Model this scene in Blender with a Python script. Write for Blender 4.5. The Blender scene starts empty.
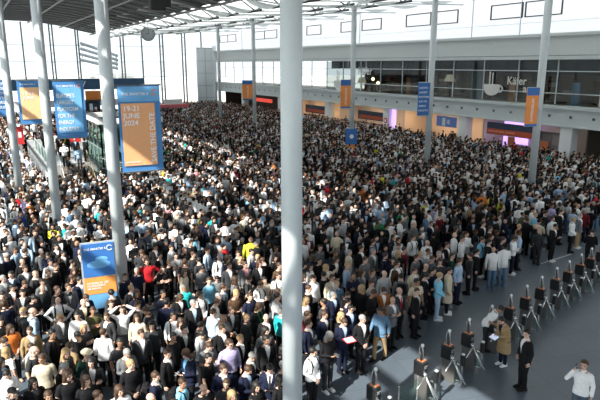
import bpy, math, random
import numpy as np
from mathutils import Vector, Matrix
rnd = random.Random(7)
scene = bpy.context.scene
COL = bpy.data.collections.new('hall'); scene.collection.children.link(COL)
PI = math.pi
# ------------------------------------------------------------------ camera
FPX, PITCH, CH, YAW = 571.0, math.radians(13.4), 8.8, math.radians(29.65)
FW = (math.sin(YAW), math.cos(YAW)); RT = (math.cos(YAW), -math.sin(YAW))
cam = bpy.data.cameras.new('camera'); cam.lens = FPX*36/600; cam.sensor_width = 36; cam.clip_end = 1500
co = bpy.data.objects.new('camera', cam); COL.objects.link(co)
co.location = (0, 0, CH); co.rotation_euler = (PI/2-PITCH, 0, -YAW); scene.camera = co
def ray(px, py):
    u = (px-300)/FPX; v = (200-py)/FPX
    fw = math.cos(PITCH)+v*math.sin(PITCH); z = -math.sin(PITCH)+v*math.cos(PITCH)
    return (fw*FW[0]+u*RT[0], fw*FW[1]+u*RT[1], z)
def at(px, py, z=0.0):
    d = ray(px, py); t = (z-CH)/d[2]; return (d[0]*t, d[1]*t)
def on_y(px, py, Y):
    d = ray(px, py); t = Y/d[1]; return (d[0]*t, CH+d[2]*t)
def on_x(px, py, X):
    d = ray(px, py); t = X/d[0]; return (d[1]*t, CH+d[2]*t)
def proj(x, y, z):
    a = x*FW[0]+y*FW[1]; r = x*RT[0]+y*RT[1]; h = z-CH
    c = a*math.cos(PITCH)-h*math.sin(PITCH); up = a*math.sin(PITCH)+h*math.cos(PITCH)
    return (300+FPX*r/c, 200-FPX*up/c, c)
# ------------------------------------------------------------------ materials
MC = {}
def mat(name, col, rough=.6, metal=0., var=.12, scale=8., bump=0., emit=None, es=0., spec=None):
    if name in MC: return MC[name]
    m = bpy.data.materials.new(name); m.use_nodes = True; MC[name] = m
    nt = m.node_tree; b = nt.nodes['Principled BSDF']
    tc = nt.nodes.new('ShaderNodeTexCoord'); n = nt.nodes.new('ShaderNodeTexNoise')
    n.inputs['Scale'].default_value = scale; n.inputs['Detail'].default_value = 3
    nt.links.new(tc.outputs['Object'], n.inputs['Vector'])
    r = nt.nodes.new('ShaderNodeMapRange'); r.inputs['To Min'].default_value = 1-var; r.inputs['To Max'].default_value = 1+var
    nt.links.new(n.outputs['Fac'], r.inputs['Value'])
    mx = nt.nodes.new('ShaderNodeVectorMath'); mx.operation = 'SCALE'; mx.inputs[0].default_value = col[:3]
    nt.links.new(r.outputs['Result'], mx.inputs['Scale']); nt.links.new(mx.outputs['Vector'], b.inputs['Base Color'])
    b.inputs['Roughness'].default_value = rough; b.inputs['Metallic'].default_value = metal
    if spec is not None: b.inputs['Specular IOR Level'].default_value = spec
    if bump:
        bp = nt.nodes.new('ShaderNodeBump'); bp.inputs['Strength'].default_value = bump; bp.inputs['Distance'].default_value = .02
        nt.links.new(n.outputs['Fac'], bp.inputs['Height']); nt.links.new(bp.outputs['Normal'], b.inputs['Normal'])
    if emit: b.inputs['Emission Color'].default_value = (*emit, 1); b.inputs['Emission Strength'].default_value = es
    return m
def glass(name, tint=(.9, .95, .95), refl=.06):
    if name in MC: return MC[name]
    m = bpy.data.materials.new(name); m.use_nodes = True; MC[name] = m
    nt = m.node_tree; nt.nodes.clear()
    o = nt.nodes.new('ShaderNodeOutputMaterial'); mx = nt.nodes.new('ShaderNodeMixShader')
    t = nt.nodes.new('ShaderNodeBsdfTransparent'); g = nt.nodes.new('ShaderNodeBsdfGlossy')
    t.inputs['Color'].default_value = (*tint, 1); g.inputs['Roughness'].default_value = .03
    lw = nt.nodes.new('ShaderNodeLayerWeight'); lw.inputs['Blend'].default_value = .25
    mr = nt.nodes.new('ShaderNodeMapRange'); mr.inputs['To Min'].default_value = refl; mr.inputs['To Max'].default_value = refl*2+.04
    nt.links.new(lw.outputs['Facing'], mr.inputs['Value']); nt.links.new(mr.outputs['Result'], mx.inputs['Fac'])
    nt.links.new(t.outputs[0], mx.inputs[1]); nt.links.new(g.outputs[0], mx.inputs[2]); nt.links.new(mx.outputs[0], o.inputs[0])
    return m
def translucent(name, col=(.9, .9, .9), through=.5, clear=0.):
    if name in MC: return MC[name]
    m = bpy.data.materials.new(name); m.use_nodes = True; MC[name] = m
    nt = m.node_tree; nt.nodes.clear()
    o = nt.nodes.new('ShaderNodeOutputMaterial'); mx = nt.nodes.new('ShaderNodeMixShader'); mx.inputs['Fac'].default_value = through
    d = nt.nodes.new('ShaderNodeBsdfDiffuse'); t = nt.nodes.new('ShaderNodeBsdfTranslucent')
    tc = nt.nodes.new('ShaderNodeTexCoord'); n = nt.nodes.new('ShaderNodeTexNoise'); n.inputs['Scale'].default_value = .6
    nt.links.new(tc.outputs['Object'], n.inputs['Vector'])
    r = nt.nodes.new('ShaderNodeMapRange'); r.inputs['To Min'].default_value = .92; r.inputs['To Max'].default_value = 1.05
    nt.links.new(n.outputs['Fac'], r.inputs['Value'])
    sc = nt.nodes.new('ShaderNodeVectorMath'); sc.operation = 'SCALE'; sc.inputs[0].default_value = col
    nt.links.new(r.outputs['Result'], sc.inputs['Scale'])
    nt.links.new(sc.outputs['Vector'], d.inputs['Color']); nt.links.new(sc.outputs['Vector'], t.inputs['Color'])
    nt.links.new(d.outputs[0], mx.inputs[1]); nt.links.new(t.outputs[0], mx.inputs[2])
    last = mx
    if clear:
        m2 = nt.nodes.new('ShaderNodeMixShader'); m2.inputs['Fac'].default_value = clear
        tr = nt.nodes.new('ShaderNodeBsdfTransparent'); nt.links.new(mx.outputs[0], m2.inputs[1]); nt.links.new(tr.outputs[0], m2.inputs[2]); last = m2
    nt.links.new(last.outputs[0], o.inputs[0])
    return m
# ------------------------------------------------------------------ mesh collecting
def V(*a): return Vector(a)
class G:
    def __init__(s): s.v = []; s.f = []; s.m = []
    def add(s, vs, fs, mi=0):
        o = len(s.v); s.v += [tuple(p) for p in vs]; s.f += [tuple(i+o for i in q) for q in fs]; s.m += [mi]*len(fs)
        return s
    def box(s, c, d, rz=0., mi=0, rot=None):
        R = rot if rot is not None else Matrix.Rotation(rz, 3, 'Z'); c = Vector(c)
        vs = [c+R@Vector((x*d[0]/2, y*d[1]/2, z*d[2]/2)) for x in (-1, 1) for y in (-1, 1) for z in (-1, 1)]
        return s.add(vs, [(0, 1, 3, 2), (4, 6, 7, 5), (0, 4, 5, 1), (2, 3, 7, 6), (0, 2, 6, 4), (1, 5, 7, 3)], mi)
    def rbox(s, c, d, r, rz=0., rot=None, mi=0):
        # box with chamfered vertical and horizontal edges
        R = rot if rot is not None else Matrix.Rotation(rz, 3, 'Z'); c = Vector(c)
        hx, hy, hz = d[0]/2, d[1]/2, d[2]/2; rings = []
        for z, k in ((-hz, r), (-hz+r, 0), (hz-r, 0), (hz, r)):
            x, y = hx-k, hy-k
            rr = r
            rings.append([(x-rr, -y, z), (x, -y+rr, z), (x, y-rr, z), (x-rr, y, z), (-x+rr, y, z), (-x, y-rr, z), (-x, -y+rr, z), (-x+rr, -y, z)])
        vs = [c+R@Vector(p) for q in rings for p in q]; fs = [tuple(range(7, -1, -1)), tuple(range(24, 32))]
        for i in range(3):
            for j in range(8): fs.append((i*8+j, i*8+(j+1) % 8, i*8+8+(j+1) % 8, i*8+8+j))
        return s.add(vs, fs, mi)
    def tube(s, pts, rad, n=10, mi=0, side=None):
        pts = [Vector(p) for p in pts]; m = len(pts)
        if not isinstance(rad, (list, tuple)): rad = [rad]*m
        vs = []; prev = None
        for i, p in enumerate(pts):
            t = (pts[min(i+1, m-1)]-pts[max(i-1, 0)]).normalized()
            if prev is None:
                a = Vector(side) if side else (Vector((1, 0, 0)) if abs(t.x) < .8 else Vector((0, 1, 0)))
            else: a = prev
            a = (a-t*a.dot(t)).normalized(); b = t.cross(a); prev = a
            r = rad[i]; ra, rb = r if isinstance(r, tuple) else (r, r)
            for k in range(n):
                q = 2*PI*k/n; vs.append(p+a*math.cos(q)*ra+b*math.sin(q)*rb)
        fs = [tuple(range(n-1, -1, -1)), tuple(range((m-1)*n, m*n))]
        for i in range(m-1):
            for k in range(n): fs.append((i*n+k, i*n+(k+1) % n, (i+1)*n+(k+1) % n, (i+1)*n+k))
        return s.add(vs, fs, mi)
    def loft(s, rings, n=20, mi=0, xc=0.):   # rings: (z, rx, ry, yc)
        vs = []
        for z, rx, ry, yc in rings:
            for k in range(n):
                q = 2*PI*k/n; c, sn = math.cos(q), math.sin(q)
                e = .85
                vs.append((xc+rx*math.copysign(abs(c)**e, c), yc+ry*math.copysign(abs(sn)**e, sn), z))
        m = len(rings); fs = [tuple(range(n-1, -1, -1)), tuple(range((m-1)*n, m*n))]
        for i in range(m-1):
            for k in range(n): fs.append((i*n+k, i*n+(k+1) % n, (i+1)*n+(k+1) % n, (i+1)*n+k))
        return s.add(vs, fs, mi)
    def ell(s, c, r, n=16, m=10, mi=0, rot=None):
        c = Vector(c); vs = [c+((rot@Vector((0, 0, -r[2]))) if rot else Vector((0, 0, -r[2])))]
        for i in range(1, m):
            ph = -PI/2+PI*i/m
            for k in range(n):
                q = 2*PI*k/n; p = Vector((r[0]*math.cos(ph)*math.cos(q), r[1]*math.cos(ph)*math.sin(q), r[2]*math.sin(ph)))
                vs.append(c+(rot@p if rot else p))
        p = Vector((0, 0, r[2])); vs.append(c+(rot@p if rot else p)); L = len(vs)-1
        fs = [(0, 1+(k+1) % n, 1+k) for k in range(n)]
        for i in range(m-2):
            for k in range(n): fs.append((1+i*n+k, 1+i*n+(k+1) % n, 1+(i+1)*n+(k+1) % n, 1+(i+1)*n+k))
        fs += [(1+(m-2)*n+k, 1+(m-2)*n+(k+1) % n, L) for k in range(n)]
        return s.add(vs, fs, mi)
    def grid(s, fn, us, ws, thick=0., mi=0):
        vs = [fn(u, w) for u in us for w in ws]; a, b = len(us), len(ws)
        fs = [(i*b+j, (i+1)*b+j, (i+1)*b+j+1, i*b+j+1) for i in range(a-1) for j in range(b-1)]
        s.add(vs, fs, mi)
        if thick:
            s.add([(p[0], p[1], p[2]+thick) for p in vs], [q[::-1] for q in fs], mi)
            bd = [(i, 0) for i in range(a)]+[(a-1, j) for j in range(1, b)]+[(i, b-1) for i in range(a-2, -1, -1)]+[(0, j) for j in range(b-2, 0, -1)]
            lo = [vs[i*b+j] for i, j in bd]; n = len(lo)
            s.add(lo+[(p[0], p[1], p[2]+thick) for p in lo], [(k, (k+1) % n, n+(k+1) % n, n+k) for k in range(n)], mi)
        return s
    def mesh(s, name, smooth=False):
        me = bpy.data.meshes.new(name); me.from_pydata(s.v, [], s.f); me.update()
        if any(s.m): me.polygons.foreach_set('material_index', s.m)
        if smooth: me.polygons.foreach_set('use_smooth', [True]*len(me.polygons))
        return me
def thing(name, label, cat, loc=(0, 0, 0), rz=0., group=None):
    o = bpy.data.objects.new(name, None); COL.objects.link(o); o.empty_display_size = .2
    o.location = loc; o.rotation_euler = (0, 0, rz); o['label'] = label; o['category'] = cat
    if group: o['group'] = group
    return o
def part(name, g, m, parent=None, smooth=False, label=None, loc=None):
    me = g.mesh(name, smooth) if isinstance(g, G) else g
    ms = m if isinstance(m, (list, tuple)) else [m]
    if not len(me.materials):
        for q in ms: me.materials.append(q)
    o = bpy.data.objects.new(name, me); COL.objects.link(o)
    if parent: o.parent = parent
    if loc: o.location = loc
    if label: o['label'] = label
    return o
def tag(o, label, cat, group=None):
    o['label'] = label; o['category'] = cat
    if group: o['group'] = group
    return o
def struct(name, g, m, smooth=False, parent=None):
    o = part(name, g, m, parent, smooth)
    if not parent: o['kind'] = 'structure'
    return o
def copytree(o, parent=None):
    c = o.copy(); COL.objects.link(c); c.parent = parent
    for ch in o.children: copytree(ch, c)
    return c
def text(s, size, name, m, parent, loc, rot, align='LEFT', ext=.004, sx=1., spacing=1.):
    if '\n' in s:
        L_ = s.split('\n'); n_ = len(L_)
        for i_, q_ in enumerate(L_): text(q_, size, name, m, parent, (loc[0], loc[1], loc[2]+((n_-1)/2-i_)*size*spacing), rot, align, ext, sx)
        return
    cu = bpy.data.curves.new('t', 'FONT'); cu.body = s; cu.size = size; cu.extrude = ext; cu.align_x = align; cu.align_y = 'CENTER'; cu.space_line = spacing
    cu.offset = size*.012
    o = bpy.data.objects.new('t', cu); COL.objects.link(o); dg = bpy.context.evaluated_depsgraph_get()
    me = bpy.data.meshes.new_from_object(o.evaluated_get(dg)); bpy.data.objects.remove(o); bpy.data.curves.remove(cu)
    me.materials.clear(); me.materials.append(m)
    q = bpy.data.objects.new(name, me); COL.objects.link(q); q.parent = parent; q.location = loc; q.rotation_euler = rot; q.scale = (sx, 1, 1)
    return q
# palette
CONC = mat('pale_panel', (.52, .57, .57), .55, var=.05)
STEEL = mat('painted_steel', (.56, .61, .63), .42, .1, var=.05)
DARKST = mat('dark_steel', (.05, .055, .06), .5, .3)
WHITE = mat('white_paint', (.75, .76, .76), .6, var=.04)
INOX = mat('brushed_inox', (.55, .57, .58), .25, .9, var=.06)
BLACKP = mat('black_plastic', (.012, .013, .015), .35)
ORANGE = mat('orange_print', (.9, .30, .06), .6, var=.05)
BLUE = mat('blue_print', (.035, .16, .47), .6, var=.15, scale=2)
LBLUE = mat('light_blue_print', (.15, .42, .75), .6, var=.2, scale=3)
WPRINT = mat('white_print', (.85, .87, .9), .6, var=.03)
RED = mat('red_print', (.6, .03, .03), .6)
DGLASS = glass('gallery_glass', (.62, .66, .66), .015)
CGLASS = glass('clear_glass', (.97, .985, .985), .03)
GGLASS = glass('green_glass', (.74, .84, .81), .04)
BEIGE = mat('beige_wall', (.62, .46, .33), .7, var=.06)
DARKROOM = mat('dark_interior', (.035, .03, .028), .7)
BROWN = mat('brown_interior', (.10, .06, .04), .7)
LAMPW = mat('warm_lamp', (1, .8, .55), .5, emit=(1, .74, .45), es=6)
PURPLE = mat('purple_screen', (.5, .35, .8), .5, emit=(.62, .40, .95), es=1.1)
# ------------------------------------------------------------------ floor
def floor_mat():
    m = bpy.data.materials.new('floor_tiles'); m.use_nodes = True; nt = m.node_tree; b = nt.nodes['Principled BSDF']
    tc = nt.nodes.new('ShaderNodeTexCoord'); mp = nt.nodes.new('ShaderNodeMapping'); mp.inputs['Rotation'].default_value = (0, 0, math.radians(13.6))
    nt.links.new(tc.outputs['Object'], mp.inputs[0])
    br = nt.nodes.new('ShaderNodeTexBrick'); br.offset = 0; br.inputs['Scale'].default_value = 1; br.inputs['Brick Width'].default_value = 1.2; br.inputs['Row Height'].default_value = 1.2
    br.inputs['Mortar Size'].default_value = .012; br.inputs['Color1'].default_value = (.092, .118, .148, 1); br.inputs['Color2'].default_value = (.102, .128, .158, 1); br.inputs['Mortar'].default_value = (.070, .088, .108, 1)
    nt.links.new(mp.outputs[0], br.inputs['Vector'])
    n = nt.nodes.new('ShaderNodeTexNoise'); n.inputs['Scale'].default_value = .7; n.inputs['Detail'].default_value = 5; nt.links.new(tc.outputs['Object'], n.inputs['Vector'])
    r = nt.nodes.new('ShaderNodeMapRange'); r.inputs['To Min'].default_value = .82; r.inputs['To Max'].default_value = 1.15; nt.links.new(n.outputs['Fac'], r.inputs['Value'])
    sc = nt.nodes.new('ShaderNodeVectorMath'); sc.operation = 'SCALE'; nt.links.new(br.outputs['Color'], sc.inputs[0]); nt.links.new(r.outputs['Result'], sc.inputs['Scale'])
    nt.links.new(sc.outputs['Vector'], b.inputs['Base Color']); b.inputs['Roughness'].default_value = .42
    return m
struct('floor', G().box((20, 52, -.1), (66, 136, .2)), floor_mat())
struct('ground_outside', G().box((20, 50, -.4), (700, 700, .3)), mat('pale_paving', (.5, .5, .48), .8))
LINEM = mat('white_floor_strip', (.62, .64, .66), .5)
(p0, p1) = (at(418, 310), at(437, 300)); (q0, q1) = (at(540, 264), at(572, 254))
for a, b in ((p0, p1), (q0, q1)):
    a, b = Vector((*a, 0)), Vector((*b, 0)); d = b-a
    struct('trim_1' if a.x < 18 else 'trim_2', G().box((a+b)/2+Vector((0, 0, .004)), (d.length, .045, .012), math.atan2(d.y, d.x)), LINEM)
# ------------------------------------------------------------------ right gallery side (X = 43.5)
XW = 43.5; Y0, Y1 = 12.0, 110.5
struct('wall_fascia', G().box((XW+.25, (Y0+Y1)/2, 4.35), (.5, Y1-Y0, 1.5)).box((XW+.1, (Y0+Y1)/2, 5.22), (.9, Y1-Y0, .28)).box((XW+.15, (Y0+Y1)/2, 3.66), (.7, Y1-Y0, .12)), CONC)
struct('wall_parapet', G().box((XW+.3, (Y0+Y1)/2, 10.3), (.6, Y1-Y0, 1.55)).box((XW+.2, (Y0+Y1)/2, 9.32), (.7, Y1-Y0, .30)).box((XW+.1, (Y0+Y1)/2, 11.2), (.9, Y1-Y0, .26)), CONC)
struct('gallery_floor', G().box((XW+5, (Y0+Y1)/2, 4.5), (9, Y1-Y0, 1.2)), mat('slab_grey', (.3, .3, .3)))
struct('ceiling_gallery', G().box((XW+5, (Y0+Y1)/2, 9.5), (9, Y1-Y0, .3)), mat('gallery_ceiling', (.16, .16, .17)))
struct('ceiling_ground', G().box((XW+5, (Y0+Y1)/2, 3.75), (9, Y1-Y0, .2)), mat('soffit', (.5, .45, .38)))
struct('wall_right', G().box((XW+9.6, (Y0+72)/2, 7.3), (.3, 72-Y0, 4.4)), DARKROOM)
# gallery glazing: one window per bay
ys = [Y0+4.1*i for i in range(25)]
for i, (a, b) in enumerate(zip(ys, ys[1:])):
    fr = G()
    fr.box((XW+.35, a, 7.3), (.12, .07, 3.75))
    fr.box((XW+.35, (a+b)/2, 8.2), (.10, b-a, .07)).box((XW+.28, (a+b)/2, 6.35), (.08, b-a, .07))
    w = struct('window_%d' % (i+1), G().box((XW+.4, (a+b)/2, 7.25), (.02, b-a-.07, 3.7)), DGLASS if a < 66 else CGLASS)
    part('window_frame', fr, STEEL, w)
    if a < 66: part('dark_ceiling_strip', G().box((XW+1.1, (a+b)/2, 8.75), (.04, b-a-.1, 1.15)), mat('ceiling_strip_grey', (.12, .12, .13)), w)  # added upright sheet standing in for the dark ceiling zone inside
# clerestory band of white frosted panes with clear windows above the parapet
cl = struct('window_clerestory', G().box((XW+.55, (Y0+Y1)/2, 13.1), (.04, Y1-Y0, 3.6)), translucent('frosted', (.97, .98, 1.0), .85, .45))
fr = G()
Yc = 26.6
k = 0
cw = [(on_x(x0, 20, XW)[0], on_x(x1, 20, XW)[0]) for x0, x1 in ((217, 233), (250, 274), (304, 318), (338, 353), (359, 378), (403, 454), (487, 518), (521, 557))]
for a, b in cw:
    for z in (12.9, 14.15): fr.box((XW+.5, (a+b)/2, z), (.12, abs(a-b), .09))
    for y in ([a, b, (a+b)/2] if abs(a-b) > 5 else [a, b]): fr.box((XW+.5, y, 13.52), (.12, .10, 1.3))
part('window_frame', fr, DARKST, cl)
g = G()
for px in (239, 357, 469, 517): g.box((XW+.48, on_x(px, 20, XW)[0], 13.1), (.09, .06, 3.6))
g.box((XW+.48, (Y0+Y1)/2, 12.35), (.06, Y1-Y0, .03))
part('mullion', g, STEEL, cl)
# round fascia spotlights (wall-mounted)
y = 14.0
while y < 108:
    t = thing('wall_spotlight', 'small round black spotlight in the long grey gallery fascia', 'spotlight', (XW-.02, y, 4.45), 0, 'round spotlights along the gallery fascia')
    t['group'] = 'round spotlights along the gallery fascia'
    part('housing', G().tube([(0, 0, 0), (-.05, 0, 0)], .15, 14), INOX, t); part('lens', G().tube([(-.05, 0, 0), (-.07, 0, 0)], .105, 14), BLACKP, t)
    y += 2.07
# pillars
for i, py in enumerate((18.5, 31, 43, 55.6, 69, 83.5, 98)):
    n = ['right out of frame', 'nearest', 'second', 'third', 'fourth', 'fifth', 'farthest'][i]
    p = part('pillar', G().rbox((XW+.6, py, 1.83), (.9, 1.15, 3.66), .03), WHITE); tag(p, 'square white pillar under the gallery, %s along the shop fronts' % n, 'pillar', 'white pillars under the gallery')
# shops behind the pillars
def shop(y0, y1, backm, nm, sidem=None):
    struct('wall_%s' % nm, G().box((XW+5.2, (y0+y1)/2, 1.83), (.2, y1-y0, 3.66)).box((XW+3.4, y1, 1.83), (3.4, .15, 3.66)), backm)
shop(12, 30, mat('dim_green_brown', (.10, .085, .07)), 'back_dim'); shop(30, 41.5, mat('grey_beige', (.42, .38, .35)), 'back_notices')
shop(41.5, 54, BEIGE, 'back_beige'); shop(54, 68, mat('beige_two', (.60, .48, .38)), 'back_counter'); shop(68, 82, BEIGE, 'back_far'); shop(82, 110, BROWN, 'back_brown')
part('light_strip', G().box((XW+2.2, 48, 3.62), (.25, 10, .05)), LAMPW)
o = bpy.data.objects['light_strip']; tag(o, 'long warm ceiling light strip above the beige shop wall', 'ceiling light')
for y0, y1, e, nm in ((56, 66, 1, 'counter bay beyond the third pillar'), (71, 81, 1, 'bay beyond the fourth pillar'), (33, 40, .4, 'notice bay beside the nearest pillar')):
    part('light_strip', G().box((XW+2.2, (y0+y1)/2, 3.62), (.25 if e == 1 else .08, y1-y0, .05)), LAMPW)
    tag(COL.objects[-1], 'warm ceiling light strip in the shop %s' % nm, 'ceiling light')
# hanging shop signs (flat boards facing the hall)
def board(name, box, X, m, label, cat='sign', extra=None, d=.08):
    (ya, za), (yb, zb) = on_x(box[0], box[1], X), on_x(box[2], box[3], X)
    # use projected mid values
    t = thing(name, label, cat, (X, (ya+yb)/2, (za+zb)/2))
    part('panel', G().box((0, 0, 0), (d, abs(ya-yb), abs(za-zb))), m, t)
    return t, abs(ya-yb), abs(za-zb)
NAVYP = mat('navy_print', (.02, .035, .07), .6); RUST = mat('rust_print', (.45, .07, .02), .6)
t, w, h = board('shop_sign', (488, 117, 536, 138), XW+.2, NAVYP, 'long navy and rust red banner hanging between the two nearest pillars', 'banner')
t.scale = (1, 1, 1); t.location.z = 2.75; COL.objects[-1].scale = (1, 1, 1)
me = COL.objects[-1]; me.data = G().box((0, 0, 0), (.08, w, 1.15)).mesh('panel'); me.data.materials.append(NAVYP)
part('lower_band', G().box((-.05, 0, -.28), (.03, w-.1, .5)), RUST, t)
text('INTERSOLAR EUROPE   EES EUROPE', .2, 'lettering', mat('salmon_print', (.8, .4, .3)), t, (-.075, w/2-.2, -.27), (PI/2, 0, -PI/2))
t = thing('shop_sign', 'dark sign with red band over the counter beyond the third pillar', 'sign', (XW+.9, 59.6, 2.35))
part('panel', G().box((0, 0, 0), (.1, 5.6, 1.1)), NAVYP, t); part('lower_band', G().box((-.07, 0, -.2), (.03, 4.9, .4)), RUST, t)
t = thing('shop_sign', 'dark sign with red band beside the fourth pillar', 'sign', (XW+.9, 73.2, 2.25))
part('panel', G().box((0, 0, 0), (.1, 6.0, 1.15)), NAVYP, t); part('lower_band', G().box((-.07, 0, -.2), (.03, 5.2, .4)), RUST, t)
t = thing('shop_sign', 'red illuminated sign below the gallery beside the farthest bays', 'sign', (XW+.5, 90, 2.7)); part('panel', G().box((0, 0, 0), (.1, 6.5, .6)), mat('red_lit', (.6, .05, .03), .5, emit=(.8, .06, .03), es=.6), t)
t = thing('shop_screen', 'blue screen with white figures on the wall beside the second pillar', 'screen', (XW+.9, 46.0, 2.75)); part('panel', G().box((0, 0, 0), (.08, 3.0, 1.1)), mat('blue_screen', (.03, .05, .12), .4, emit=(.05, .1, .25), es=.5), t)
part('picture', G().box((-.05, .4, -.05), (.02, .5, .8)).box((-.05, -.3, 0), (.02, .35, .5)), WPRINT, t)
t = thing('lit_poster_wall', 'glowing purple display wall behind the navy and rust banner', 'display', (XW+3.6, 39.0, 1.9)); part('panel', G().box((0, 0, 0), (.12, 3.0, 3.1)), PURPLE, t)
t = thing('lit_poster_wall', 'narrow purple light panel beside the white pillar with a red mark', 'display', (XW+.6, 54.6, 1.9)); part('panel', G().box((0, 0, 0), (.3, .5, 3.2)), PURPLE, t)
t = thing('round_notice', 'small red and white round notice on the third white pillar', 'notice', (XW+.10, 55.6, 2.1)); part('disc', G().tube([(0, 0, 0), (.04, 0, 0)], .33, 20), RED, t); part('centre', G().tube([(-.02, 0, 0), (0, 0, 0)], .18, 16), WPRINT, t)
for i, (yy, ww, nm) in enumerate(((35.5, 5.5, 'under the navy and rust banner'), (60.5, 8, 'beyond the third pillar'), (74, 8, 'beyond the fourth pillar'), (24, 8, 'right of the nearest pillar'))):
    t = thing('shop_counter', 'long pale shop counter %s' % nm, 'counter', (XW+2.2, yy, 0))
    part('body', G().box((0, 0, .55), (.7, ww, 1.1)), mat('counter_front', (.34, .34, .30)) if i in (0, 3) else WHITE, t); part('worktop', G().rbox((0, 0, 1.13), (.85, ww+.1, .06), .01), DARKST, t)
for i, (yy, X) in enumerate(((37.5, XW+1.2), (33.8, XW+1.2), (20.5, XW+1.0))):
    t = thing('notice_board', 'small orange upright board %s' % ['under the left end of the navy banner', 'left of the nearest pillar', 'at the right edge of the shops'][i], 'board', (X, yy, 0))
    part('panel', G().box((0, 0, 1.45), (.05, .8, 1.1)), mat('orange_dim', (.7, .2, .07)), t); part('post', G().tube([(0, 0, 0), (0, 0, 1.0)], .03, 8), STEEL, t)
t = thing('notice_wall', 'pale grey wall of small notices behind the nearest slim column', 'notice wall', (XW+1.6, 32.9, 1.75)); part('panel', G().box((0, 0, 0), (.08, 3.6, 2.2)), mat('notice_grey', (.30, .26, .25)), t)
part('notices', G().box((-.05, -1, .4), (.02, .8, .9)).box((-.05, 0, .4), (.02, .8, .9)).box((-.05, 1, .4), (.02, .8, .9)).box((-.05, -.5, -.6), (.02, 1.4, .5)), mat('notice_paper', (.42, .36, .35)), t)
# cafe graphics on the gallery glass and things inside
t = thing('glass_lettering', 'white script café lettering stuck on the gallery glass', 'lettering', (XW+.3, 0, 0))
LET = mat('grey_white_print', (.62, .62, .60), .6)
yk, zk = on_x(505, 82, XW); text('Käfer', 1.0, 'lettering', LET, t, (-.05, yk+.0, zk+.1), (PI/2, 0, -PI/2))
yk, zk = on_x(521, 89, XW); text('am', .95, 'lettering', LET, t, (-.05, yk, zk), (PI/2, 0, -PI/2))
yk, zk = on_x(362, 72, XW); text('Käfer', 1.35, 'lettering', LET, t, (-.05, yk+1.2, zk+.1), (PI/2, 0, -PI/2))
for px, py, s in ((490, 86, 1.0), (363-26, 82, 1.15)):
    y_, z_ = on_x(px, py, XW)
    t = thing('glass_emblem', ('big' if s == 1. else 'farther') + ' white cup and cutlery emblem stuck on the gallery glass', 'emblem', (XW+.3, y_, z_))
    g = G()
    g.add([(-.05, s*1.0*math.cos(a), s*.75*math.sin(a)-s*.15) for a in [PI+PI*i/14 for i in range(15)]]+[(-.08, s*1.0*math.cos(a), s*.75*math.sin(a)-s*.15) for a in [PI+PI*i/14 for i in range(15)]], [tuple(range(15)), tuple(range(29, 14, -1))])
    g.box((-.06, 0, s*-.0), (.03, s*2.0, s*.32)); part('cup', g, LET, t)
    part('handle', G().tube([(-.06, -s*(.95+.35*math.sin(a)), s*(-.25+.3*math.cos(a))) for a in [PI*i/8 for i in range(9)]], .08*s, 8), LET, t)
    part('cutlery', G().box((-.06, .3*s, .75*s), (.03, .16*s, 1.2*s)).box((-.06, -.05*s, .7*s), (.03, .13*s, 1.1*s)), LET, t)
for px, py, nm in ((450, 78, 'left of the cup emblem'), (362, 80, 'behind the far script lettering')):
    y_, z_ = on_x(px, py, XW+2.0)
    t = thing('lamp', 'pale shaded floor lamp inside the gallery %s' % nm, 'lamp', (XW+2.0, y_, 5.1))
    part('lamp_shade', G().tube([(0, 0, z_-5.1-.35), (0, 0, z_-5.1+.35)], [.62, .34], 18), mat('shade', (.75, .7, .6), .7, emit=(1, .85, .6), es=.35), t, True)
    part('pole', G().tube([(0, 0, 0), (0, 0, z_-5.3)], .04, 8), DARKST, t); part('base', G().tube([(0, 0, 0), (0, 0, .05)], .25, 16), DARKST, t)
for i, px in enumerate((373, 363, 378)):
    y_, z_ = on_x(px, 79+i*2, XW+4)
    t = thing('pendant_lamp', 'small warm glowing lamp behind the gallery glass, %s' % ['middle one', 'leftmost', 'rightmost'][i], 'lamp', (XW+4, y_, z_)); part('bulb', G().ell((0, 0, 0), (.22, .22, .22)), mat('bulb', (1, .8, .5), emit=(1, .75, .4), es=7), t); part('cord', G().tube([(0, 0, .2), (0, 0, 9.3-z_)], .015, 5), BLACKP, t)
for i, (px, m_) in enumerate(((408, ORANGE), (512, ORANGE), (576, LBLUE), (477, mat('steelblue', (.2, .26, .32))))):
    y_, _ = on_x(px, 90, XW+1.5)
    t = thing('rollup_stand', ['orange upright banner stand in the gallery left of the blue banner', 'orange upright banner stand in the gallery below the script lettering', 'blue upright banner stand in the gallery at the right edge', 'grey blue upright panel in the gallery beside the cup emblem'][i], 'banner stand', (XW+1.5, y_, 5.1))
    part('panel', G().box((0, 0, 1.1+.5*(i == 3)), (.04, .7+1.0*(i == 3), 2.1+.9*(i == 3))), m_, t); part('base', G().box((0, 0, .04), (.3, .8, .08)), STEEL, t)
# restaurant partitions, shelves: dark warm interior
for i in range(11):
    yy = 16+i*5.1
    t = thing('shelf_unit', 'dark shelf unit in the gallery restaurant, number %s counted from the right' % ['one', 'two', 'three', 'four', 'five', 'six', 'seven', 'eight', 'nine', 'ten', 'eleven'][i], 'shelf', (XW+6, yy, 5.1), 0, 'restaurant shelf units in the gallery')
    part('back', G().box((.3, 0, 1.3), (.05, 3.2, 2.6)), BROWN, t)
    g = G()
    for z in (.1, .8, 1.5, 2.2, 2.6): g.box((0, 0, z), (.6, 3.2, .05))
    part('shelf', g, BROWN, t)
    part('wares', G().box((0, -.9, 1.05), (.3, .8, .4)).box((0, .6, 1.75), (.3, 1.0, .4)), [mat('wares_red', (.25, .05, .03)), mat('wares_grey', (.3, .32, .33)), mat('wares_tan', (.3, .2, .1))][i % 3], t)
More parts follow.
